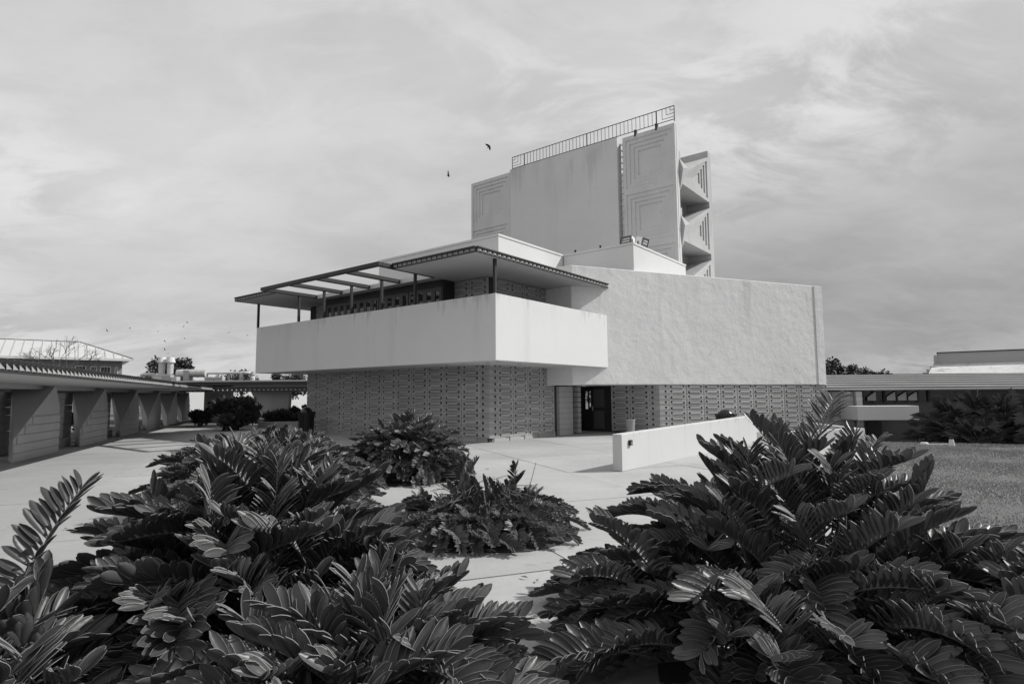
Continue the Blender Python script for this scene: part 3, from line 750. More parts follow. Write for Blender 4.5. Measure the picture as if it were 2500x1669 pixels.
# low planter kerbs between the columns
for k in range(3):
    kk = thing('planter_kerb', ('low concrete planter kerb just behind the first left column', 'low concrete planter kerb between second and third left columns', 'low concrete planter kerb far along the left columns')[k], 'planter', tuple(SD * -7.2 + ND * (23.6 + 5.42 * k)) + (0,), SA)
    MB().box(-0.1, 0.1, 0, 1.9, 0, 0.28).build('kerb_front', 'kerb', kk, bevel=0.02)
    MB().box(-1.6, -0.102, 0, 0.18, 0, 0.278).build('kerb_end', 'kerb', kk, bevel=0.02)
wk = thing('garden_wall', 'pale coursed block wall in shade behind the nearest left column', 'wall', tuple(SD * -11.2 + ND * 22.0) + (0,), SA)
for k in range(8):
    MB().box(-0.15, 0.15, 0, 3.0, k * .235, k * .235 + .225).build('course', 'column', wk)

# cross walk at the far end
cw = thing('cross_walk', 'distant covered walk crossing behind shrubs left of the chapel', 'covered walk', (-18.5, 33.0, 0), R(2))
MB().box(0, 12, 0, 3.4, 1.985, 2.10).build('roof_slab', 'espl', cw)
MB().box(0.3, 12, 0.25, 3.6, 2.102, 2.24).build('roof_deck', 'dome', cw)
cf = MB(); cf.box(0, 12, -0.05, -0.002, 1.97, 2.24)
x = 0.0
while x < 11.7:
    cf.add([(x + .03, -0.05, 2.02), (x + .13, -0.12, 2.04), (x + .22, -0.05, 2.02), (x + .13, -0.055, 2.13)], [(0, 1, 3), (1, 2, 3), (0, 2, 1)], 1); x += 0.25
cf.build('toothed_eave', ['copper', 'copper_facet'], cw)
def X_at(px, Y): return (px - 1250) / F * Y
cx0 = X_at(612, 33.6) + 18.5; cx1 = X_at(705, 33.6) + 18.5; cxb = X_at(657, 33.6) + 18.5
cc_ = MB().extrude([(cxb, 0.6, 0), (cx1 - .1, 0.6, 0), (cx1, 0.6, 1.98), (cx0, 0.6, 1.98)], (0, 0.5, 0)).build('column', 'column', cw)
for k in range(8):
    z0 = 0.2 + k * .21
    xl = cxb + 0.05
    MB().box(xl + .05, cx1 - .1 + .1 * z0 / 2 - .02, 0.585, 0.598, z0, z0 + .2).build('course', 'block_light', cc_)
pk = thing('planter_box', 'low concrete planter below the far column beside the black bin', 'planter', (X_at(636, 32.4), 32.2, 0), R(1))
MB().box(0, 2.15, 0, 0.15, 0, 0.33).box(0, 0.15, 0.152, 1.5, 0, 0.33).box(2.0, 2.15, 0.152, 1.5, 0, 0.33).build('kerb', 'kerb', pk, bevel=0.015)
MB().box(0.15, 2.0, 0.15, 1.5, 0.0, 0.24).build('soil', 'pave_base', pk)

# ================================================================== FAR LEFT: brick building, low plant building with ducts, white building
BC, BS = math.cos(R(37)), math.sin(R(37))
bk = thing('brick_building', 'two storey brick building with hipped pale metal roof beyond the covered walk', 'building', (-40.9, 62, 0), R(37))
def bx(px): r_ = (px - 1250) / F; return (r_ * 62 + 40.9) / (BC - r_ * BS)
xe = 0.0
MB().box(-32, xe, 0, 11, -1, 5.7).build('wall', 'brick', bk)
ez = 5.7
roof = MB(); rz = 7.75
xr = -3.6
roof.add([(-34, -0.9, ez), (xe + .9, -0.9, ez), (xe + .9, 12, ez), (-34, 12, ez), (-34, 5.5, rz), (xr, 5.5, rz)], [(0, 1, 5, 4), (1, 2, 5), (2, 3, 4, 5), (0, 3, 2, 1)])
ro = roof.build('roof', 'roofmetal', bk)
seam = MB(); x = -33.0
while x < xe + .7:
    yl = 5.5 if x < xr else 5.5 - (x - xr) / (xe + .9 - xr) * 6.4
    t = (yl + .9) / 6.4
    seam.extrude([(x - .03, -0.9, ez + .005), (x + .03, -0.9, ez + .005), (x + .03, -0.9, ez + .05), (x - .03, -0.9, ez + .05)], (0, yl + .9, (rz - ez) * t)); x += 0.75
seam.build('roof_seams', 'grey', ro)
MB().tube([(-34, 5.5, rz + .02), (xr, 5.5, rz + .02), (xe + .9, -.9, ez + .03)], .05, 6).build('ridge_cap', 'copper', ro)
MB().box(-34, xe + .95, -1.0, -0.86, ez - .22, ez + .02).build('gutter', 'trim', bk)
def window(px0, px1, z0, z1, parent):
    x0, x1 = bx(px0), bx(px1)
    f_ = MB().box(x0 - .09, x1 + .09, -0.10, -0.01, z0 - .12, z0).box(x0 - .06, x1 + .06, -0.08, -0.01, z1, z1 + .08).box(x0 - .08, x0, -0.08, -0.01, z0, z1).box(x1, x1 + .08, -0.08, -0.01, z0, z1)
    n = 2 if x1 - x0 > 1.2 else 1
    for k in range(1, n + 0): f_.box((x0 + x1) / 2 - .06, (x0 + x1) / 2 + .06, -0.07, -0.01, z0, z1)
    f_.box(x0, x1, -0.06, -0.01, (z0 + z1) / 2 - .03, (z0 + z1) / 2 + .03)
    w_ = f_.build('window', 'trim', parent)
    MB().box(x0, x1, -0.03, -0.012, z0, z1).build('pane', 'glass', w_)
    mu = MB(); k = 3 * n
    for i in range(1, k): mu.box(x0 + (x1 - x0) * i / k - .015, x0 + (x1 - x0) * i / k + .015, -0.045, -0.031, z0, z1)
    mu.build('glazing_bars', 'trim', w_)
for a, b_ in ((22, 48), (67, 90), (112, 135), (184, 207), (222, 233), (246, 268)): window(a, b_, 3.3, 4.85, bk)
window(281, 285, 3.3, 4.8, bk)
wb = thing('white_building', 'bright white low building far behind the cross walk', 'building', (-30, 78, -1), R(52))
MB().box(-14, 14, 0, 8, 0, 4.3).build('wall', 'white', wb)
MB().box(-14.3, 14.3, -.3, 8.3, 4.3, 4.5).build('roof', 'trim', wb)
lb = thing('plant_building', 'low flat roofed building carrying ducts behind the covered walk', 'building', (-24.5, 40.0, 0))
MB().box(2.6, 4.5, 2.2, 2.6, 0, 2.46).build('wall', 'block_light', lb)
MB().box(-5, 13.5, 0, 7, 2.47, 2.78).build('roof', 'copper', lb)
MB().box(-5, 13.5, -.06, -.002, 2.70, 2.80).build('roof_edge', 'band', lb)
def pz(py, Y, px=500): return CZ + (971.3 - (px - 264) * 0.00690 - py) / F * Y
YD = 41.0
for (pxc, lab) in ((394, 'left one of two white conical exhaust cowls on the far roof'), (415, 'right one of two white conical exhaust cowls on the far roof')):
    t = thing('exhaust_cowl', lab, 'roof vent', (X_at(pxc, YD), YD, 2.78), 0, 'exhaust cowls on the far roof')
    zt = pz(871, YD) - 2.78; zm = pz(884, YD) - 2.78
    MB().lathe([(0.20, 0.5), (0.20, zm - .35), (.215, zm - .34), (.215, zm - .31), (.2, zm - .30), (0.2, zm)], 0, 0, 16).build('stack', 'duct', t, smooth=False)
    MB().lathe([(0.30, zm - .02), (0.30, zm + .03), (0.21, zt), (0.16, zt)], 0, 0, 16).build('cowl', 'trim', t)
    MB().box(-0.28, 0.28, -0.3, 0.3, 0, 0.5).build('base', 'grey', t)
fu = thing('fan_unit', 'blocky grey fan unit under the white exhaust cowls', 'fan unit', (X_at(402, 40.5), 40.5, 2.78))
MB().box(-0.75, 0.55, -0.25, 0.2, 0.0, 0.42).build('casing', 'grey', fu, bevel=0.02)
MB().box(-0.6, -0.05, -0.27, -0.252, 0.08, 0.34).build('panel', 'duct', fu)
MB().box(0.6, 1.0, -0.3, 0.3, 0.0, 0.30).build('motor_box', 'duct', fu, bevel=0.02)
pi1 = thing('roof_duct', 'fat pale duct lying along the far roof right of the cowls', 'duct', (X_at(430, YD), YD, 0))
zc = pz(911, YD)
MB().tube([(0.1, 0, zc), (2.1, 0, zc)], 0.27, 16).build('duct_body', 'duct', pi1)
for k in range(5): MB().tube([(0.3 + k * .4, 0, zc), (0.33 + k * .4, 0, zc)], 0.29, 16).build('duct_ring', 'grey', pi1)
MB().box(0.65, 1.05, -.3, .3, 2.79, zc + .2).build('duct_stand', 'grey', pi1)
pi2 = thing('roof_pipe', 'long thin pipe with a downturned white elbow on the far roof', 'pipe', (X_at(500, YD), YD, 0))
zc = pz(911, YD)
MB().tube([(-0.2, 0.1, zc), (2.7, 0.1, zc)], 0.085, 10).build('pipe', 'duct', pi2)
xe_ = X_at(590, YD) - X_at(500, YD)
MB().tube([(xe_ + .55, 0, zc + .02), (xe_ + .12, 0, zc + .02), (xe_ + .03, 0, zc - .02), (xe_, 0, zc - .1), (xe_, 0, 2.8)], 0.10, 12).build('elbow', 'trim', pi2, smooth=True)
for k in range(4): MB().box(0.1 + k * .75, 0.16 + k * .75, 0.05, .15, 2.79, zc - .08).build('support', 'grey', pi2)
pi3 = thing('roof_elbow', 'white elbow pipe left of the fan unit', 'pipe', (X_at(345, YD), YD, 0))
zc = pz(913, YD)
MB().tube([(0, 0, 2.6), (0, 0, zc - .12), (0.04, 0, zc - .03), (0.14, 0, zc), (0.9, 0, zc)], 0.11, 12).build('pipe', 'trim', pi3, smooth=True)
for (pxc, lab) in ((517, 'pale crate on the far roof below the pipe'), (540, 'second pale crate on the far roof beside the pipe support')):
    t = thing('roof_crate', lab, 'roof unit', (X_at(pxc, YD), YD - .2, 2.79), 0, 'pale units on the far roof')
    MB().box(-.3, .3, -.2, .2, 0, .28).build('casing', 'duct', t, bevel=.02); MB().box(-.24, .24, -.21, -.201, .05, .22).build('grille', 'grey', t)
tk = thing('roof_tank', 'small ribbed round tank on the far roof near the balcony', 'tank', (X_at(617, YD), YD, 2.78))
MB().lathe([(.16, 0), (.16, .1), (.14, .11), (.16, .12), (.16, .22), (.14, .23), (.16, .24), (.12, .33)], 0, 0, 14).build('tank', 'trim', tk)

# ================================================================== RIGHT: low building and the domed building behind
rb = thing('classroom_building', 'low building with banded metal roof and white balcony on the right', 'building', (14, 29.5, -0.9))
Zb = 0.9
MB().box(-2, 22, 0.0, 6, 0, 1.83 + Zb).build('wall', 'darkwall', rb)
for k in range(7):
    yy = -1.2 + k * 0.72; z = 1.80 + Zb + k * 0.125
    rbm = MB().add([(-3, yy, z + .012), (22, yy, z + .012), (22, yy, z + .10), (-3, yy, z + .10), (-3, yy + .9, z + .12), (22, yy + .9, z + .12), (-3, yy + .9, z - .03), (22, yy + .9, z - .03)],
             [(0, 1, 2, 3), (3, 2, 5, 4), (0, 6, 7, 1)]); rbm.build('roof_band', 'band', rb); MB().box(-3, 22, yy + .02, yy + .25, z + .101, z + .142).build('lip_shade_strip', 'copper', rb)  # dark strip in each gap paints the shadow line under the band's lip
def rx_(px, Y): return X_at(px, Y) - 14
# grey coursed block wall at the left with white battered pier
x0, x1 = rx_(2000, 28.9), rx_(2079, 28.9)
MB().box(x0, x1, -0.55, -0.002, 0, 2.66).build('block_wall_core', 'mortar', rb)
for r_ in range(11):
    for c in range(3):
        wv = (x1 - x0) / 3
        MB().box(x0 + c * wv + .01, x0 + (c + 1) * wv - .01, -0.60, -0.551, r_ * .24 + .01, r_ * .24 + .232).build('wall_block', 'block', rb)
for r_ in range(11):
    z0, z1 = r_ * .24 + .005, r_ * .24 + .234
    l0 = x1 + .01 + .13 * (1 - z0 / 2.66); 
    MB().box(l0, x1 + 0.33, -0.75, -0.1, z0, z1).build('pier_block', 'white', rb)
# window strip
xw0, xw1 = rx_(2100, 29.4), rx_(2262, 29.4)
MB().box(xw0, xw1 + 2, -0.05, -0.003, 2.0 + Zb - .72, 1.80 + Zb).build('window_strip', 'glass', rb)
for k in range(7):
    x = xw0 + (xw1 - xw0) * k / 6
    MB().box(x - .05, x + .05, -0.12, -0.051, 1.2 + Zb, 1.8 + Zb).build('mullion', 'bronze', rb)
for (px, sgn) in ((2128, 1), (2175, 1), (2202, -1), (2228, 1)):
    x = rx_(px, 29.2)
    MB().extrude([(x - .22, -0.16, 1.28 + Zb), (x + .2, -0.16, 1.28 + Zb), (x + .2, -0.16, 1.72 + Zb), (x - .22, -0.16, 1.46 + Zb)], (0, 0.03, 0)).build('angled_panel', 'column', rb)
bx0, bx1 = rx_(2087, 27.3), rx_(2236, 27.3)
MB().box(bx0, bx1, -2.2, -0.76, CZ + (959 - 1025) / F * 27.3 + Zb, CZ + (959 - 991) / F * 27.3 + Zb).build('balcony', 'white', rb, bevel=.012)
dx0, dx1 = rx_(2110, 29.4), rx_(2145, 29.4)
MB().box(dx0, dx1, -0.04, -0.004, 0, 1.2).build('door', 'black', rb)
DC, DS = math.cos(R(-36)), math.sin(R(-36))
DX, DY = (2290 - 1250) / F * 48, 48.0
dm = thing('domed_building', 'white stained domed roof with flat grey block on top, far right', 'building', (DX, DY, 0), R(-36))
def dz(py, D=48.0): return CZ + (957.5 - py) / F * D
MB().box(0, 22, 0, 8, dz(889), dz(862)).build('clerestory', 'grey', dm)
MB().box(-.05, 22, -.08, 8.1, dz(862), dz(860)).build('coping', 'black', dm)
MB().box(-.26, -.003, -.05, .6, dz(890), dz(867)).build('corner_pier', 'grey', dm)
dr_ = MB(); prof = [(-3.6, dz(930, 45)), (-3.3, dz(919, 45)), (-2.6, dz(910, 46)), (-1.8, dz(902, 46.5)), (-.9, dz(894, 47)), (-.02, dz(889, 48))]
for i in range(len(prof) - 1):
    (ya, za), (yb, zb_) = prof[i], prof[i + 1]
    dr_.add([(-.3 - .16 * i * 0 + ya * .12, ya, za), (22, ya, za), (22, yb, zb_), (-.3 + yb * .12, yb, zb_)], [(0, 1, 2, 3)])
dr_.build('dome_roof', 'dome', dm, smooth=True)
MB().box(-.5, 22, -3.5, 8, 0, dz(931, 45)).build('drum_wall', 'grey', dm)
for k in range(5):
    z = dz(921 - k * 8.0, 46); x = -1.25 + k * .24; y = -3.3 + k * .72
    MB().add([(x, y, z - .25), (x + 1.3, y - .05, z - .22), (x + 1.3, y - .05, z - .08), (x, y, z + .16), (x, y + .7, z - .25), (x + 1.3, y + .7, z - .22), (x + 1.3, y + .7, z - .08), (x, y + .7, z + .16)],
             [(0, 1, 2, 3), (3, 2, 6, 7), (0, 3, 7, 4), (0, 4, 5, 1)]).build('stepped_corbel', 'grey', dm)
# bollard and the flat lamp at the lawn's far edge
Yb = 18.6; xb = X_at(2309, Yb)
bl = thing('path_light', 'small white tapered bollard light at the far lawn edge', 'bollard light', (xb, Yb, -0.02))
MB().lathe([(0.095, 0), (0.06, 0.22), (0.055, 0.23)], 0, 0, 14).build('bollard_body', 'white', bl)
MB().lathe([(0.05, 0.231), (0.05, 0.28), (0.058, 0.282), (0.058, 0.30)], 0, 0, 14).build('cap', 'black', bl)
fl = thing('ground_light', 'flat white ground light left of the bollard on the lawn edge', 'ground light', (X_at(2243, 19.2), 19.2, 0.0))
MB().lathe([(0.12, 0), (0.12, 0.04), (0.09, 0.075), (0.03, 0.08)], 0, 0, 14).build('dome', 'white', fl, smooth=True)
MB().box(-0.14, 0.14, -0.12, 0.12, -0.02, 0.01).build('plate', 'white', fl)
kb = MB().box(0, 0.7, 0, .07, -.03, 0.035).build('edging_strip', 'white', None, loc=(X_at(2251, 19.0), 19.0, 0)); tag(kb, 'thin white edging strip between ground light and bollard', 'edging')

# ================================================================== VEGETATION
LEAFV = []
def leaflet(L_, W_, rs):
    """one leaflet from the origin along +x, face up +z: obovate, keeled, thick pale margin"""
    mb = MB(); N_ = 7; rim = 0.0022 * L_ / 0.16
    bend = rs.choice((-.1, -.04, .03, .08, .14, .22, .32)); keel = rs.uniform(0.08, 0.22); tw = rs.uniform(-0.25, 0.25)
    rows = []
    for i in range(N_ + 1):
        t = i / N_
        w_ = W_ * 0.5 * (0.16 + 0.84 * math.sin(min(1, t / 0.62) * math.pi / 2) ** 1.1) * (1 if t < .62 else math.sqrt(max(0.0, 1 - ((t - .62) / .385) ** 2)))
        w_ = max(w_, 0.002)
        x = L_ * t; zc = -bend * L_ * t * t
        row = []
        for s in (-1, -0.92, 0, 0.92, 1):
            yy = s * w_; zz = zc + abs(s) * w_ * keel + (0.0025 if abs(s) == 1 else 0)
            a = tw * t
            row.append((x, yy * math.cos(a), zz + yy * math.sin(a)))
        rows.append(row)
    vs = [p for r_ in rows for p in r_]
    for i in range(N_):
        for k in range(4):
            mb.add([], [])
            mb.f.append((i * 5 + k, (i + 1) * 5 + k, (i + 1) * 5 + k + 1, i * 5 + k + 1)); mb.mi.append(1 if k in (0, 3) else 0)
    mb.v = vs
    # thickness of the margin: a thin pale lip down each edge and round the tip
    o = len(mb.v); low = []
    for i in range(N_ + 1):
        for k in (0, 4):
            x, y, z = rows[i][k]; mb.v.append((x, y, z - 0.003))
    for i in range(N_):
        a = i * 5; b = (i + 1) * 5; la = o + i * 2; lb_ = o + (i + 1) * 2
        mb.f += [(a, la, lb_, b), (b + 4, lb_ + 1, la + 1, a + 4)]; mb.mi += [1, 1]
    return mb
def frond(rs, L_, e0, e1, pairs, ll, lw_, side_curl=0.0, start=0.32):
    """returns (stem MB, list of leaflet transforms)"""
    n = 14; pts = [Vector((0, 0, 0))]; dirs = []
    az = 0
    for i in range(n):
        t = i / (n - 1); e = e0 + (e1 - e0) * t ** 1.2; az += side_curl / n
        d = Vector((math.cos(e) * math.cos(az), math.cos(e) * math.sin(az), math.sin(e))); dirs.append(d)
        pts.append(pts[-1] + d * L_ / n)
    dirs.append(dirs[-1])
    st = MB(); st.tube(pts, [0.011 * (1 - 0.75 * i / n) * (L_ / 1.1) ** .5 for i in range(n + 1)], 5)
    T = []
    for k in range(pairs):
        for sd in (-1, 1):
            t = start + (1 - start) * (k + 0.5 + 0.18 * sd + rs.uniform(-.12, .12)) / pairs
            t = min(t, 0.995); f = t * n; i = min(int(f), n - 1)
            p = pts[i].lerp(pts[i + 1], f - i); d = dirs[i]
            up_ = Vector((0, 0, 1)); sidev = d.cross(up_).normalized() * (-sd); upv = sidev.cross(d) * (sd); 
            if upv.z < 0: upv = -upv
            u = (t - start) / (1 - start)
            ang = R(72 - 42 * u + rs.uniform(-4, 4)); lift = R(48 - 10 * u + rs.uniform(-6, 6))
            ld = (d * math.cos(ang) + (sidev * math.cos(lift) + upv * math.sin(lift)) * math.sin(ang)).normalized()
            # leaflet face: tilted so that neighbours overlap like shingles
            nrm = (upv * math.cos(lift) - sidev * math.sin(lift))
            nrm = (nrm - ld * nrm.dot(ld)).normalized()
            nrm = Quaternion(ld, rs.uniform(-.18, .18) + 0.42 * sd) @ nrm
            yv = nrm.cross(ld)
            s = (0.62 + 0.5 * math.sin(math.pi * (0.12 + 0.72 * u))) * rs.uniform(.88, 1.1)
            T.append((Matrix(((ld.x * s, yv.x * s, nrm.x * s, p.x), (ld.y * s, yv.y * s, nrm.y * s, p.y), (ld.z * s, yv.z * s, nrm.z * s, p.z), (0, 0, 0, 1))), rs.randrange(9)))
    return st, T
LF = {}
for nm, (ll, lw_) in {'big': (0.174, 0.045), 'mid': (0.142, 0.038)}.items():
    rs = random.Random(21); LF[nm] = [leaflet(ll * rs.uniform(.93, 1.07), lw_ * rs.uniform(.85, 1.15), rs) for _ in range(9)]
LFM = {k: [l.mesh('leaflet', ['leaf', 'leaf_rim'], True) for l in v] for k, v in LF.items()}
FR = {}
def make_fronds(key, kind, L_, pairs, classes, per, seed, start=0.32):
    rs = random.Random(seed); out = []
    for ci, (e0, e1) in enumerate(classes):
        for _ in range(per):
            st, T = frond(rs, L_ * rs.uniform(.9, 1.1), R(e0 + rs.uniform(-6, 6)), R(e1 + rs.uniform(-10, 10)), pairs, 0, 0, rs.uniform(-.35, .35), start)
            full = MB(); full.v = list(st.v); full.f = list(st.f); full.mi = [2] * len(st.f)
            for Mx, v in T:
                src = LF[kind][v]; o = len(full.v)
                full.v += [tuple(Mx @ Vector(p)) for p in src.v]; full.f += [tuple(i + o for i in f) for f in src.f]; full.mi += src.mi
            me = full.mesh('frond', ['leaf', 'leaf_rim', 'stem'], True)
            n5 = len(st.v); tipv = sum((Vector(v) for v in st.v[-5:]), Vector()) / 5
            out.append((ci, me, st.mesh('frond', 'stem', True), T, kind, tuple(tipv)))
    FR[key] = out
CL = [(84, 58), (66, 34), (48, 12), (28, -10), (12, -24)]
make_fronds('near', 'big', 0.74, 17, CL, 4, 5, 0.22)
make_fronds('mid', 'mid', 0.60, 15, CL, 3, 9, 0.22)
def cycad(label, loc, rad, hgt, nf, key, seed, group=None, split=0, shape=2.0, name='cardboard_palm', lenscale=1.0, jit=(0.80, 1.04), lowbias=1.0):
    """a dense mound: every frond ends near a dome-shaped surface and grows outward from inside it"""
    rs = random.Random(seed)
    t = thing(name, label, 'shrub', loc, 0, group)
    pool = FR[key]
    MB().lathe([(0.16, -0.02), (0.2, 0.08), (0.14, 0.2), (0.05, 0.26)], 0, 0, 10).build('trunk', 'bark', t)
    items = []
    for q in range(nf):
        az = q * 2.39996 + rs.uniform(-.3, .3)
        u = ((q + 0.5) / nf) ** lowbias                      # 0 top .. 1 rim
        th = u ** 0.62 * R(88)                               # angle from the vertical
        j = rs.uniform(*jit)
        tgt = Vector((math.cos(az) * rad * math.sin(th) * j, math.sin(az) * rad * math.sin(th) * j, hgt * math.cos(th) ** (2 / shape) * j))
        ci = min(len(CL) - 1, max(0, int(th / R(88) * len(CL) * 0.98 + rs.gauss(0, .45))))
        ch = rs.choice([x for x in pool if x[0] == ci]); s = rs.uniform(.82, 1.1) * lenscale
        yaw = az + rs.uniform(-.55, .55); rot = Euler((rs.uniform(-.25, .25), rs.uniform(-.15, .15), yaw))
        e = Vector(ch[5]) * s; e.rotate(rot)
        p = tgt - e; p.z = max(0.05, p.z)
        items.append((p, rot, s, ch, tgt))
    wl = Vector(loc); camp = Vector((0, 0, CZ))
    def score(i):
        m_ = wl + items[i][4] * 0.8 + items[i][0] * .2
        v = m_ - camp; d = v.dot(D0)
        if d < .3: return 99
        x = v.dot(Xr) / d * F; y = -v.dot(Yu) / d * F
        return v.length if abs(x) < 1230 and y < 800 else 50 + v.length
    near = set(sorted(range(len(items)), key=score)[:split])      # these get every leaflet as a piece of its own
    for i, (p, rot, s, ch, tgt) in enumerate(items):
        ci, full, stem_me, T, kind, tipv = ch
        o = link('frond', stem_me if i in near else full, t, p, 0, rot=rot); o.scale = (s, s, s)
        if i in near:
            for Mx, v in T:
                lo = bpy.data.objects.new('leaflet', LFM[kind][v]); col.objects.link(lo); lo.parent = o; lo.matrix_local = Mx
    sm = MB()
    for (p, rot, s, ch, tgt) in items:
        if p.z > 0.10: sm.tube([(p.x * .2, p.y * .2, 0.04), (p.x * .7, p.y * .7, p.z * .65), p], [.012, .011, .010], 4)
    o = sm.build('leaf_stalks', 'stem', t); o['kind'] = 'stuff'
    return t
G_ = 'cardboard palms growing in the plaza'
cycad('huge dark cardboard palm filling the right foreground, tallest of all', (2.02, 4.25, 0), 1.84, 1.46, 262, 'near', 3, G_, split=8, shape=1.1, lowbias=0.86)
BIG = bpy.data.objects['cardboard_palm']
cycad('broad cardboard palm with large leaflets in the left foreground', (-1.55, 3.70, 0), 1.28, 1.36, 230, 'near', 4, G_, split=8, shape=1.4)
cycad('low cardboard palm spreading along the bottom middle of the frame', (-0.68, 2.76, 0), 1.02, 0.80, 130, 'near', 6, G_, split=8)
cycad('cardboard palm in the bottom left corner with one frond standing apart', (-2.25, 2.55, 0), 0.80, 0.80, 100, 'near', 7, G_, split=8)
CORNER = bpy.data.objects['cardboard_palm.003']
cycad('cardboard palm at the bottom right edge below the lawn', (2.95, 3.15, 0), 0.85, 0.90, 80, 'near', 8, G_, split=7)
cycad('dense round cardboard palm behind the left foreground one', (-3.60, 8.7, 0), 1.70, 1.20, 270, 'mid', 12, G_, shape=2.2)
cycad('neat dome shaped cardboard palm in front of the block wall', (-2.15, 12.3, 0), 1.38, 1.28, 270, 'mid', 13, G_, shape=1.9)
sp = cycad('straggly flattened cardboard palm with bare stems in the plaza middle', (-0.37, 7.55, 0), 1.30, 0.46, 165, 'mid', 14, G_, lenscale=0.85, lowbias=0.55, shape=2.0, jit=(.7, 1.05))
for (host, p, rot, cl, s_2) in ((BIG, (0.02, -.05, 1.02), (0.1, 0.42, 0.75), 0, 1.0), (BIG, (.45, .1, .86), (-.1, .2, .6), 1, .9), (CORNER, (0.06, 0.1, .60), (0.0, 0.22, 1.35), 0, .9)):
    ch = [x for x in FR['near'] if x[0] == cl][1]
    o = link('frond', ch[1], host, p, rot=rot); o.scale = (s_2, s_2, s_2)
rs = random.Random(31)
for k in range(34):
    ch = rs.choice([x for x in FR['near'] if x[0] in (2, 3, 4)]); a = rs.uniform(R(195), R(290)); r_ = rs.uniform(.75, 1.35)
    o = link('frond', ch[1], BIG, (math.cos(a) * r_, math.sin(a) * r_, rs.uniform(.08, .42)), rot=(rs.uniform(-.2, .2), rs.uniform(-.2, .1), a + rs.uniform(-.5, .5)))
rs = random.Random(77)
for k in range(16):
    ch = rs.choice([x for x in FR['mid'] if x[0] in (0, 1)]); a = rs.uniform(0, 6.28); o = link('frond', ch[1], sp, (rs.uniform(-.35, .45), rs.uniform(-.35, .25), rs.uniform(.02, .40)), rot=(rs.uniform(-.2, .2), rs.uniform(-.4, .1), a)); s = rs.uniform(.7, .95); o.scale = (s, s, s)
bs = MB()
for k in range(70):
    a = rs.uniform(0, 6.283); l = rs.uniform(.4, 1.0); h = rs.uniform(.2, .5)
    p0 = Vector((rs.uniform(-.15, .15), rs.uniform(-.15, .15), .08)); d = Vector((math.cos(a), math.sin(a), 0))
    bs.tube([p0, p0 + d * l * .4 + Vector((0, 0, h)), p0 + d * l + Vector((0, 0, h * rs.uniform(.5, 1.1)))], [.007, .006, .004], 4)
bs.tube([(0.5, 0, .3), (0.6, 0, .6), (0.66, 0, .82)], [.006, .005, .004], 4)
o = bs.build('bare_stems', 'stem', sp); o['kind'] = 'stuff'

rs = random.Random(404)
lit = MB()
for (x, y, r_) in ((2.02, 4.25, 1.25), (-1.55, 3.7, .95), (-.68, 2.76, .7), (-2.25, 2.55, .55), (2.95, 3.15, .6), (-3.6, 8.7, 1.45), (-2.15, 12.3, 1.15), (-.37, 7.55, 1.15)):
    pts = [(math.cos(k * .2618) * r_ * (1 + rs.uniform(-.09, .09)), math.sin(k * .2618) * r_ * (1 + rs.uniform(-.09, .09))) for k in range(24)]
    struct(MB().prism(pts, 0.0, 0.012).build('planting_bed', 'mulch', None, loc=(x, y, 0.001)))
    for _ in range(42):
        a = rs.uniform(0, 6.283); d = r_ * rs.uniform(.8, 1.75); px_, py_ = x + math.cos(a) * d, y + math.sin(a) * d; t = rs.uniform(0, 6.28); l = rs.uniform(.05, .12); w_ = l * rs.uniform(.12, .22)
        c, n_ = Vector((math.cos(t), math.sin(t), 0)), Vector((-math.sin(t), math.cos(t), 0)); p = Vector((px_, py_, .016)); h = Vector((0, 0, rs.uniform(.004, .02)))
        lit.add([p, p + c * l * .5 + n_ * w_ + h, p + c * l, p + c * l * .5 - n_ * w_ + h], [(0, 1, 2, 3)])
o = lit.build('fallen_leaflets', 'deadleaf'); o['kind'] = 'stuff'; o['label'] = 'dry leaflets scattered on the paving round the shrubs'

def bush(label, loc, rx2, ry2, h, n, m, seed, name='bush', leaf=0.12, spiky=False, cat='shrub', group=None):
    rs = random.Random(seed); t = thing(name, label, cat, loc, 0, group)
    mb = MB(); cl_ = [(Vector((rs.gauss(0, .45) * rx2, rs.gauss(0, .45) * ry2, h * rs.uniform(.25, .85))), rs.uniform(.25, .5)) for _ in range(14)]
    for _ in range(n):
        c, r_ = rs.choice(cl_); v = Vector((rs.gauss(0, 1), rs.gauss(0, 1), rs.gauss(0, .8))).normalized() * r_ * rs.random() ** .4 * min(rx2, h)
        p = c + v; p.z = max(.02, min(p.z, h))
        d = (v + Vector((rs.uniform(-.5, .5), rs.uniform(-.5, .5), rs.uniform(.1, .9)))).normalized(); sdv = d.orthogonal().normalized(); sdv = Quaternion(d, rs.uniform(0, 6.28)) @ sdv
        l = leaf * rs.uniform(.6, 1.4); w_ = l * (0.10 if spiky else .32)
        mb.add([p, p + d * l * .5 + sdv * w_, p + d * l, p + d * l * .5 - sdv * w_], [(0, 1, 2, 3)])
    mb.build('foliage', m, t)
    tb = MB()
    for k in range(7):
        c, r_ = cl_[k]; tb.tube([(c.x * .1, c.y * .1, 0), (c.x * .5, c.y * .5, c.z * .5), c], [.03, .022, .01], 5)
    tb.build('stem', 'bark', t); return t
def wpos(m, n, z=0): q = SD * m + ND * n; return (q.x, q.y, z)
bush('dark bush at the far left edge before the nearest column', wpos(-8.1, 19.6), .7, .7, 1.55, 2600, 'foliage2', 1, leaf=.13)
bush('dark bush in the gap between first and second left columns', wpos(-7.9, 24.8), .6, .8, 1.1, 2000, 'foliage2', 2, leaf=.13)
bush('dark bush in the gap between second and third left columns', wpos(-7.9, 30.2), .6, .8, 1.2, 1800, 'foliage2', 3, leaf=.14)
bush('tall leafy bush behind the first left column gap', wpos(-12.4, 30.0), 1.6, 1.6, 2.0, 3000, 'foliage', 4, leaf=.2)
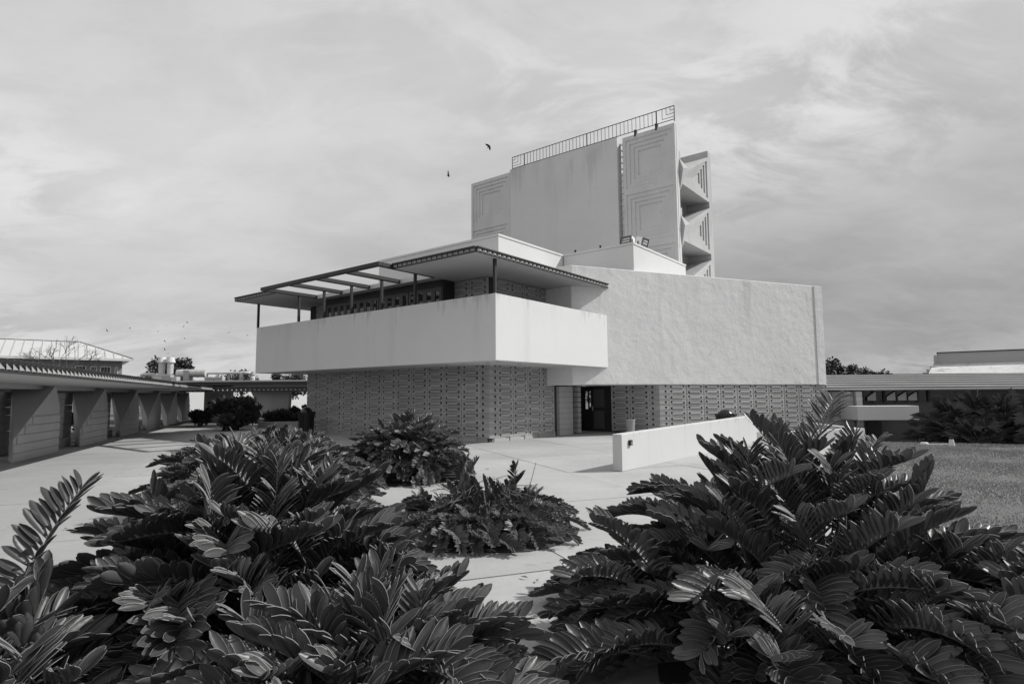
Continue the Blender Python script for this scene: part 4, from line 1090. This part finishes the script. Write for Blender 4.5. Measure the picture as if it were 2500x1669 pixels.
bush('wide dark shrub before the far cross walk, left of its column', (X_at(583, 30.5), 30.5, 0), 1.0, .8, 1.5, 5200, 'foliage2', 5, leaf=.24)
bush('small shrub beside the seated person near the far wall', (X_at(492, 34.5), 34.5, 0), .5, .4, .8, 1500, 'foliage2', 6, leaf=.22)
bush('grassy tuft growing in the far planter box', (X_at(690, 32.8), 32.9, 0.2), (.8), .45, 0.45, 2600, 'foliage2', 7, name='grass_tuft', leaf=.36, spiky=True, cat='plant')
bush('leafy shrub behind the tall black bin', (X_at(740, 34.5), 34.5, 0), .7, .6, 1.05, 2200, 'foliage', 8, leaf=.2)
def fan_palm(label, loc, h, nfr, seed):
    rs = random.Random(seed); t = thing('fan_palm', label, 'palm', loc, 0, 'fan palms before the right building')
    for k in range(nfr):
        az = k * 2.4 + rs.uniform(-.3, .3); e = R(rs.uniform(5, 80)); l = h * rs.uniform(.45, .8)
        d = Vector((math.cos(az) * math.cos(e), math.sin(az) * math.cos(e), math.sin(e)))
        base = Vector((0, 0, h * .18)); tip = base + d * l
        mb = MB(); mb.tube([base, base.lerp(tip, .5) + Vector((0, 0, .05)), tip], [.014, .011, .008], 4, 1)
        s = d.cross(Vector((0, 0, 1))).normalized(); u = s.cross(d)
        for q in range(15):
            a = R(-105 + 15 * q) + rs.uniform(-.05, .05); ld = (d * math.cos(a) + s * math.sin(a)); L2 = h * .36 * (0.75 + .3 * math.cos(a)) * rs.uniform(.85, 1.1)
            w2 = 0.022; ww = ld.cross(u).normalized() * w2
            e1 = tip + ld * L2 * .6 + u * .02; e2 = tip + ld * L2 - Vector((0, 0, L2 * .3))
            mb.add([tip, e1 + ww, e2, e1 - ww], [(0, 1, 2), (0, 2, 3)], 0)
        mb.build('frond', ['palm', 'stem'], t)
    MB().lathe([(.16, -.1), (.14, h * .2), (.05, h * .25)], 0, 0, 9).build('trunk', 'bark', t)
    return t
for k, (px, Y, h, nf) in enumerate(((2345, 23.5, 2.1, 46), (2415, 22.6, 2.3, 52), (2475, 21.5, 2.0, 46), (2385, 21.2, 1.5, 34), (2300, 25.5, 1.5, 26), (2530, 20.0, 1.7, 30))):
    fan_palm(('spiky fan palm behind the bollard light, left of the clump', 'tallest spiky fan palm in the middle of the right clump', 'spiky fan palm near the right edge of the frame', 'short fan palm at the front of the right clump', 'small shaded fan palm under the building balcony', 'low fan palm cut by the right frame edge')[k], (X_at(px, Y), Y, -0.75), h, nf, 40 + k)
def tree(label, loc, h, crown_r, crown_h, n, seed, m='foliage', leaf=.3, trunk_r=.18, squash=1.0, clumps=16):
    rs = random.Random(seed); t = thing('leafy_tree', label, 'tree', loc)
    tr = MB(); zc = h - crown_h * .55
    tr.tube([(0, 0, -1), (.1, 0, zc * .5), (0, .1, zc)], [trunk_r, trunk_r * .8, trunk_r * .55], 8)
    cs = []
    for k in range(clumps):
        a = rs.uniform(0, 6.28); r_ = crown_r * math.sqrt(rs.random()) * .85; z = zc + crown_h * rs.uniform(-.45, .45) * (1 - .6 * (r_ / crown_r) ** 2)
        c = Vector((math.cos(a) * r_, math.sin(a) * r_, z)); cs.append((c, crown_r * rs.uniform(.2, .36)))
        tr.tube([(0, 0, zc * .8), c * .5 + Vector((0, 0, zc * .42)), c], [trunk_r * .45, trunk_r * .25, .02], 5)
    tr.build('trunk', 'bark', t)
    mb = MB()
    for _ in range(n):
        c, r_ = rs.choice(cs); v = Vector((rs.gauss(0, 1), rs.gauss(0, 1), rs.gauss(0, .7))).normalized() * r_ * rs.random() ** .35
        p = c + v; d = Vector((rs.gauss(0, 1), rs.gauss(0, 1), rs.gauss(0, .6))).normalized(); s = d.orthogonal().normalized(); s = Quaternion(d, rs.uniform(0, 6.3)) @ s
        l = leaf * rs.uniform(.5, 1.3)
        mb.add([p, p + d * l * .5 + s * l * .28, p + d * l, p + d * l * .5 - s * l * .28], [(0, 1, 2, 3)])
    mb.build('crown', m, t); return t
tree('dark leafy tree rising behind the two exhaust cowls', (X_at(412, 58), 58, 0), 5.85, 2.3, 3.4, 4600, 1, leaf=.29)
tree('dark tree crown left of the exhaust cowls', (X_at(358, 60), 60, 0), 4.3, 1.5, 2.2, 1200, 2, leaf=.4)
tree('sparse tree crown just left of the balcony end', (X_at(590, 66), 66, 0), 4.6, 2.6, 2.4, 1600, 3, leaf=.32)
tree('round bushy tree seen below the balcony soffit', (X_at(700, 62), 62, 0), 4.3, 2.3, 2.8, 5200, 4, leaf=.28)
tree('dark bushy tree touching the right end of the stucco wall', (X_at(2035, 55), 55, 0), 4.7, 2.2, 2.9, 5200, 5, leaf=.27)
tree('low dark tree over the banded roof right of the chapel', (X_at(2115, 57), 57, 0), 3.9, 2.4, 2.0, 4400, 6, leaf=.27)
# bare winter tree before the brick building
bt = thing('bare_tree', 'leafless branching tree in front of the brick building', 'tree', (X_at(150, 50), 50, 0))
rs = random.Random(8); bm_ = MB(); tk_ = MB()
def grow(p, d, l, r_, dep):
    q = p + d * l; (tk_ if dep == 0 else bm_).tube([p, p.lerp(q, .5) + Vector((rs.uniform(-.05, .05), 0, rs.uniform(-.03, .05))) * l, q], [r_, r_ * .85, r_ * .7], 5)
    if dep >= 6 or r_ < .006: return
    for k in range(2 if dep in (0,) else rs.choice((2, 2, 3))):
        nd = (d + Vector((rs.gauss(0, .55), rs.gauss(0, .4), rs.gauss(0.02, .32)))).normalized()
        grow(q, nd, l * rs.uniform(.62, .85), r_ * .66, dep + 1)
tk_.tube([(0, 0, 0), (0, 0, 2.9)], [.14, .12], 8)
for a in (-.9, -.45, 0, .4, .85): grow(Vector((0, 0, 2.8)), Vector((math.sin(a), rs.uniform(-.3, .3), math.cos(a))).normalized(), 1.25, .055, 1)
tk_.build('trunk', 'bark', bt); bm_.build('branches', 'bark', bt)
tl_ = MB(); rs = random.Random(99)
for _ in range(9000):
    x = rs.uniform(-260, 260); y = 190 + rs.uniform(0, 25); h = 4.5 + 1.5 * math.sin(x * .09) + math.sin(x * .31); z = rs.uniform(-1, h) ; l = rs.uniform(1.0, 2.4)
    d = Vector((rs.gauss(0, 1), rs.gauss(0, 1), rs.gauss(0, 1))).normalized(); s = d.orthogonal().normalized() * l * .5; p = Vector((x, y, z))
    tl_.add([p, p + d * l * .5 + s, p + d * l, p + d * l * .5 - s], [(0, 1, 2, 3)])
o = tl_.build('far_treeline', 'foliage'); o['kind'] = 'stuff'; o['label'] = 'dark line of trees along the horizon'

# ================================================================== PERSON seated far left, before the pale wall
pe = thing('person', 'person in dark clothes and brimmed hat seated beyond the far shrub', 'person', (X_at(514, 35.5), 35.5, 0), 0)
def skin(name, verts, edges, radii, m, parent, root=0):
    me = bpy.data.meshes.new(name); me.from_pydata(verts, edges, []); me.materials.append(M[m]); o = link(name, me, parent)
    md = o.modifiers.new('skin', 'SKIN'); md.use_smooth_shade = True
    for i, r_ in enumerate(radii): me.skin_vertices[0].data[i].radius = (r_, r_ * .85)
    me.skin_vertices[0].data[root].use_root = True
    ss = o.modifiers.new('sub', 'SUBSURF'); ss.levels = 1; ss.render_levels = 2
    return o
V = [(0, 0, .5), (0, 0, .72), (0, 0, .95), (0, -.01, 1.07), (0, -.02, 1.2), (-.19, 0, .98), (-.27, -.06, .74), (-.12, -.27, .66), (.19, 0, .98), (.27, -.06, .74), (.1, -.28, .68),
     (-.1, -.05, .48), (-.13, -.45, .5), (-.13, -.46, .08), (-.13, -.6, .04), (.1, -.05, .48), (.13, -.45, .5), (.13, -.46, .08), (.13, -.6, .04)]
Ed = [(0, 1), (1, 2), (2, 3), (3, 4), (2, 5), (5, 6), (6, 7), (2, 8), (8, 9), (9, 10), (0, 11), (11, 12), (12, 13), (13, 14), (0, 15), (15, 16), (16, 17), (17, 18)]
Ra = [.15, .15, .15, .055, .09, .075, .05, .035, .075, .05, .035, .1, .08, .05, .04, .1, .08, .05, .04]
skin('body', V, Ed, Ra, 'cloth', pe)
skin('forearm_skin', [(-.25, -.09, .73), (-.12, -.30, .665), (-.06, -.33, .66)], [(0, 1), (1, 2)], [.052, .04, .03], 'skin', pe)
MB().lathe([(.17, 1.27), (.175, 1.285), (.10, 1.295), (.095, 1.36), (.06, 1.39), (.01, 1.395)], 0, -.02, 14).build('hat', 'cloth', pe, smooth=True)
be = thing('stone_bench', 'low concrete bench under the seated person', 'bench', (X_at(514, 35.5), 35.6, 0))
MB().box(-.8, .8, -.2, .25, .33, .41).build('seat', 'kerb', be); MB().box(-.65, -.5, -.18, .23, 0, .33).build('leg', 'kerb', be); MB().box(.5, .65, -.18, .23, 0, .33).build('leg', 'kerb', be)

# ================================================================== BIRDS
def bird_mesh(dih, sweep):
    mb = MB(); mb.tube([(-.24, 0, 0), (-.1, 0, .01), (.08, 0, .015), (.2, 0, .01), (.26, 0, 0)], [.02, .06, .07, .035, .01], 7)
    mb.add([(-.22, -.02, 0), (-.22, .02, 0), (-.40, .09, 0), (-.40, -.09, 0)], [(0, 1, 2, 3)])
    for s in (-1, 1):
        prev = None
        st = [(0.05, .16, -.14), (.30, .18, -.16), (.55, .10, -.18), (.80, -.06, -.16)]
        vs = []
        for (sp_, le, te) in st:
            z = dih * sp_ + .02; vs += [(le - sweep * sp_ * .2, s * sp_, z), (te - sweep * sp_ * .2, s * sp_, z)]
        mb.add(vs, [(0, 2, 3, 1), (2, 4, 5, 3), (4, 6, 7, 5)]); mb.add([(p[0], p[1], p[2] - .012) for p in vs], [(0, 1, 3, 2), (2, 3, 5, 4), (4, 5, 7, 6)])
    return mb.mesh('bird', 'bird')
BM = [bird_mesh(.1, .6), bird_mesh(.55, 1.2), bird_mesh(-.35, .8)]
def at_dir(px, py, dist):
    d = (D0 + Xr * ((px - 1250) / F) - Yu * ((py - 834.5) / F)).normalized(); return Vector((0, 0, CZ)) + d * dist
def bird(px, py, dist, k, rot, label, group='birds in the sky', sz=1.0):
    o = bpy.data.objects.new('bird', BM[k]); col.objects.link(o); o.location = at_dir(px, py, dist); o.rotation_euler = rot; o.scale = (sz,) * 3; tag(o, label, 'bird', group)
bird(1194, 358, 95, 0, (R(75), R(-35), R(-15)), 'larger dark bird with spread wings, nearest to the tower')
bird(1094, 430, 95, 1, (R(50), R(25), R(40)), 'dark bird with raised wings, lower left of the larger one')
BL = ('leftmost tiny bird of the distant flock over the left roofs', 'second tiny bird from the left in the distant flock', 'third tiny bird from the left, high above the left exhaust cowl',
      'tiny bird at the top of the line above the exhaust cowls', 'tiny bird midway up the line above the exhaust cowls', 'second lowest tiny bird straight above the exhaust cowls', 'lowest tiny bird straight above the exhaust cowls',
      'lower of the close high pair of tiny birds right of the cowls', 'highest tiny bird of the distant flock, right of the cowls', 'lone tiny bird below the high pair, right of the cowls',
      'second tiny bird from the right, left of the balcony end', 'rightmost tiny bird of the flock, close beside the balcony end', 'tiny bird level with the cowls, just to their right')
for i, (px, py, k) in enumerate(((262, 808, 1), (318, 800, 2), (386, 808, 2), (405, 795, 0), (402, 833, 0), (402, 854, 1), (409, 863, 1), (448, 798, 1), (457, 787, 0), (450, 825, 2), (560, 812, 1), (602, 818, 2), (432, 876, 2))):
    bird(px, py, 150, k, (R(20 * ((i * 7) % 5 - 2)), R(8 * (i % 3)), R(47 * i)), BL[i], 'distant birds over the left roofs', 0.55)
